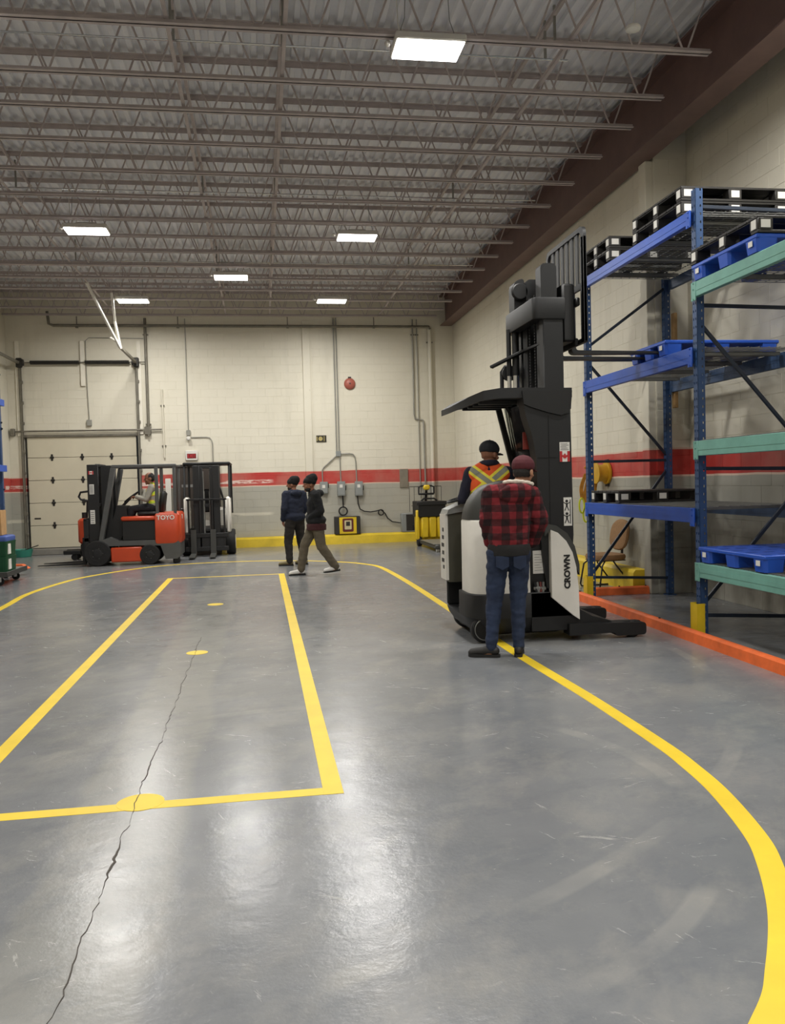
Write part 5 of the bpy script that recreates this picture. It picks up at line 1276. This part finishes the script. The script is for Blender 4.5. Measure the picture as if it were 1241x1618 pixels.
# --- operator standing in the truck
J = dict(pel=(0, 0, .93), chest=(0, .0, 1.24), neck=(.01, .0, 1.43), head=(.02, .03, 1.565), head_dir=(.75, .75, -.1),
    shL=(-.185, 0, 1.375), elL=(-.27, -.03, 1.12), wrL=(-.20, .14, 1.10), shR=(.185, 0, 1.375), elR=(.25, .06, 1.12), wrR=(.2, .26, 1.18),
    hands=dict(L=((-.1, .9, .05), (0, .2, -1), .8), R=((-.2, .9, .0), (0, .2, -1), .5)),
    hipL=(-.09, 0, .88), knL=(-.095, .03, .48), anL=(-.1, 0, .086), hipR=(.09, 0, .88), knR=(.095, .03, .48), anR=(.1, .0, .086), toes=dict(L=(-.1, 1), R=(.1, 1)))
op = local(thing('person', 'truck operator in orange safety vest with yellow and silver cross, dark cap', 'person'))
add_body(J, .006, M_SKIN, op)
M_NAVY = mat('dark_navy_fleece', '#1b1c2c', .9, 0, .15, 30)
add_top(J, M_NAVY, op, 'sweater', .009, .012, .006, -.02)
M_VEST = vest_material('orange_vest', '#E55A22', '#8d8f80', (1.02,), 1.275)
b = MB()
b.ell((0, 0, 1.24), (.215, .14, .19)); b.ell((0, 0, 1.05), (.198, .138, .22)); b.ell((0, 0, .93), (.2, .145, .14))
for s in (-1, 1): b.cone((s*.15, -.005, 1.36), .085, (s*.05, -.01, 1.42), .075)
remesh(b, 'vest', M_VEST, op, .008, 5, .005, cut=lambda v: v.z < .84 or (v.x**2+(v.y-.02)**2 < .0049 and v.z > 1.43), label='orange vest with reflective cross on the back')
b = MB(); b.tube([(.01+.075*math.cos(a), .005+.075*math.sin(a), 1.465-.01*math.sin(a)) for a in [2*PI*k/20 for k in range(20)]], .034, 8, True); remesh(b, 'collar', M_NAVY, op, .008, 3, .004, (20, 20, 20))
add_trousers(J, mat('dark_trousers', '#24242a', .85), op, .009); add_shoes(J, M_SHOE, M_SOLE, op, .26)
cap(J, op, mat('black_cap_cloth', '#1c1e22', .85), 'cap')
op.location = (2.30, 8.47, .243); op.rotation_euler = (0, 0, math.radians(-10))

# --- two people walking left in the middle distance
J = dict(pel=(0, .0, .94), chest=(0, .02, 1.22), neck=(0, .05, 1.42), head=(0, .10, 1.545), head_dir=(-.15, 1, -.08),
    shL=(-.18, .02, 1.36), elL=(-.23, -.04, 1.1), wrL=(-.11, .11, .99), shR=(.18, .02, 1.36), elR=(.23, -.04, 1.1), wrR=(.11, .11, .99),
    hands=dict(L=((1, -.1, -.3), (0, -1, 0), .2), R=((-1, -.1, -.3), (0, -1, 0), .2)),
    hipL=(-.085, 0, .88), knL=(-.09, -.06, .49), anL=(-.09, -.3, .12), hipR=(.085, 0, .88), knR=(.08, .2, .5), anR=(.08, .27, .086), toes=dict(L=(0, 1, .12), R=(0, 1)))
wb_ = local(thing('person', 'walking person in black hooded top, olive trousers and white shoes', 'person'))
add_body(J, .009, M_SKIN, wb_)
M_HOODB = mat('black_hoodie', '#0e1013', .9, 0, .15, 20); M_HOODN = mat('navy_hoodie', '#181f31', .9, 0, .15, 20)
def hood2(b, P): b.ell((0, .105, .95), (.15, .075, .09)); b.ell((0, 0, .93), (.222, .175, .112)); b.ell(P['neck']+V((0, -.12, -.03)), (.12, .075, .07)); b.ell(P['neck']+V((0, -.02, -.02)), (.11, .1, .05))
tp = add_top(J, M_HOODB, wb_, 'hooded_top', .01, .026, .008, -.05, True, 1.0, hood2)
b = MB(); b.loft([[(rx*math.cos(a), ry*math.sin(a), z) for a in [2*PI*k/24 for k in range(24)]] for z, rx, ry in ((.765, .2, .16), (.77, .21, .17), (.86, .212, .168), (.9, .18, .13))]); remesh(b, 'shirt_hem', mat('maroon_shirt', '#3d1a1d', .9), wb_, .01, 2, .005, label='maroon shirt hem below the hooded top')
add_trousers(J, mat('olive_trousers', '#5d5546', .9, 0, .12, 12), wb_, .01, .022, .008, 'trousers', .03); add_shoes(J, mat('white_shoe', '#d8d5cf', .5, 0, .05), M_SOLE, wb_, .28)
def beanie(J, root, mt, tall=.1):
    R = frame(J['head_dir']); c = V(J['head']); b = MB(); b.ell(c+R @ V((0, -.015, .045)), (.1, .118, .09), R); b.cone(c+R @ V((0, -.03, .075)), .094, c+R @ V((0, -.075, tall)), .084)
    o = remesh(b, 'knit_cap', mt, root, .008, 3, .004, (25, 25, 12), cut=lambda v: (R.transposed() @ (v-c)).z < .004-.25*(R.transposed() @ (v-c)).y*-1)
    s = o.modifiers.new('thickness', 'SOLIDIFY'); s.thickness = .005; s.offset = -1
M_KNIT = mat('black_knit', '#0b0a0a', .95, 0, .2, 60)
beanie(J, wb_, M_KNIT)
def beard(J, root, mt):
    R = frame(J['head_dir']); c = V(J['head']); b = MB(); b.ell(c+R @ V((0, .03, -.075)), (.062, .068, .05), R)
    remesh(b, 'beard', mt, root, .008, 2, .003, (40, 40, 40), cut=lambda v: (R.transposed() @ (v-c)).z > -.045)
beard(J, wb_, M_HAIR)
wb_.location = (.92, 14.6, 0); wb_.rotation_euler = (0, 0, math.radians(96))
J = dict(pel=(0, 0, .93), chest=(0, .0, 1.23), neck=(0, .02, 1.42), head=(-.01, .05, 1.55), head_dir=(-.75, .65, -.05),
    shL=(-.18, .0, 1.36), elL=(-.235, -.03, 1.1), wrL=(-.22, .06, .88), shR=(.18, .0, 1.36), elR=(.235, -.03, 1.1), wrR=(.17, .12, .92),
    hands=dict(L=((.1, .25, -1), (.9, .1, 0), .4), R=((-.5, .6, -.5), (-.7, .1, .3), .6)),
    hipL=(-.09, 0, .88), knL=(-.13, .05, .48), anL=(-.15, -.02, .086), hipR=(.09, 0, .88), knR=(.13, .05, .49), anR=(.17, -.02, .086), toes=dict(L=(-.85, .6), R=(-.5, .9)))
wa = local(thing('person', 'walking person in navy hooded jacket and dark trousers beside the olive trousered one', 'person'))
add_body(J, .009, M_SKIN, wa)
add_top(J, M_HOODN, wa, 'hooded_jacket', .01, .024, .008, -.0, True, 1.0, hood2)
add_trousers(J, mat('dark_brown_trousers', '#231f1b', .9, 0, .12, 12), wa, .01, .022, .008, 'trousers', .03); add_shoes(J, mat('tan_shoe', '#6f6443', .7), M_SOLE, wa, .28)
beanie(J, wa, M_KNIT, .085); beard(J, wa, M_HAIR)
wa.location = (.635, 16.5, 0); wa.rotation_euler = (0, 0, math.radians(25))

# --- driver seated on the orange forklift
J = dict(pel=(0, .0, 1.18), chest=(0, -.0, 1.44), neck=(0, .01, 1.63), head=(0, .05, 1.755), head_dir=(-.25, 1, -.1),
    shL=(-.18, .0, 1.57), elL=(-.25, .1, 1.32), wrL=(-.17, .3, 1.38), shR=(.18, .0, 1.57), elR=(.25, .1, 1.32), wrR=(.17, .3, 1.38),
    hands=dict(L=((.1, .9, .1), (0, .3, -.9), .8), R=((-.1, .9, .1), (0, .3, -.9), .8)),
    hipL=(-.09, .02, 1.15), knL=(-.12, .40, 1.13), anL=(-.12, .56, .61), hipR=(.09, .02, 1.15), knR=(.12, .40, 1.13), anR=(.12, .56, .61), toes=dict(L=(-.1, 1), R=(.1, 1)))
dr = local(thing('person', 'seated forklift driver in lime yellow safety vest holding the steering wheel', 'person'))
add_body(J, .009, M_SKIN, dr)
add_top(J, mat('grey_sleeves', '#98958a', .9), dr, 'shirt', .01, .012, .006, -.0)
M_LIME = vest_material('lime_vest', '#C6E23A', '#c77a3c', (1.33,), 1.5)
b = MB(); b.ell((0, 0, 1.44), (.188, .135, .18)); b.ell((0, 0, 1.28), (.175, .13, .18))
for s in (-1, 1): b.cone((s*.13, -.005, 1.56), .073, (s*.05, -.01, 1.61), .066)
remesh(b, 'vest', M_LIME, dr, .01, 4, .005, cut=lambda v: v.z < 1.13 or (v.x**2+v.y**2 < .0045 and v.z > 1.5), label='lime yellow vest with orange tape')
add_trousers(J, mat('black_trousers', '#191a1f', .9), dr, .01); add_shoes(J, M_SHOE, M_SOLE, dr, .26)
b = MB(); R = frame(J['head_dir']); b.ell(V(J['head'])+R @ V((0, -.018, .03)), (.086, .1, .09), R); b.ell(V(J['head'])+R @ V((0, -.05, .0)), (.08, .06, .08), R)
remesh(b, 'hair', M_HAIR, dr, .008, 2, .005, (30, 30, 30), cut=lambda v: (R.transposed() @ (v-V(J['head']))).y > .06 and (R.transposed() @ (v-V(J['head']))).z < .05)
dr.location = (-2.235, 18.4, 0); dr.rotation_euler = (0, 0, math.radians(90))
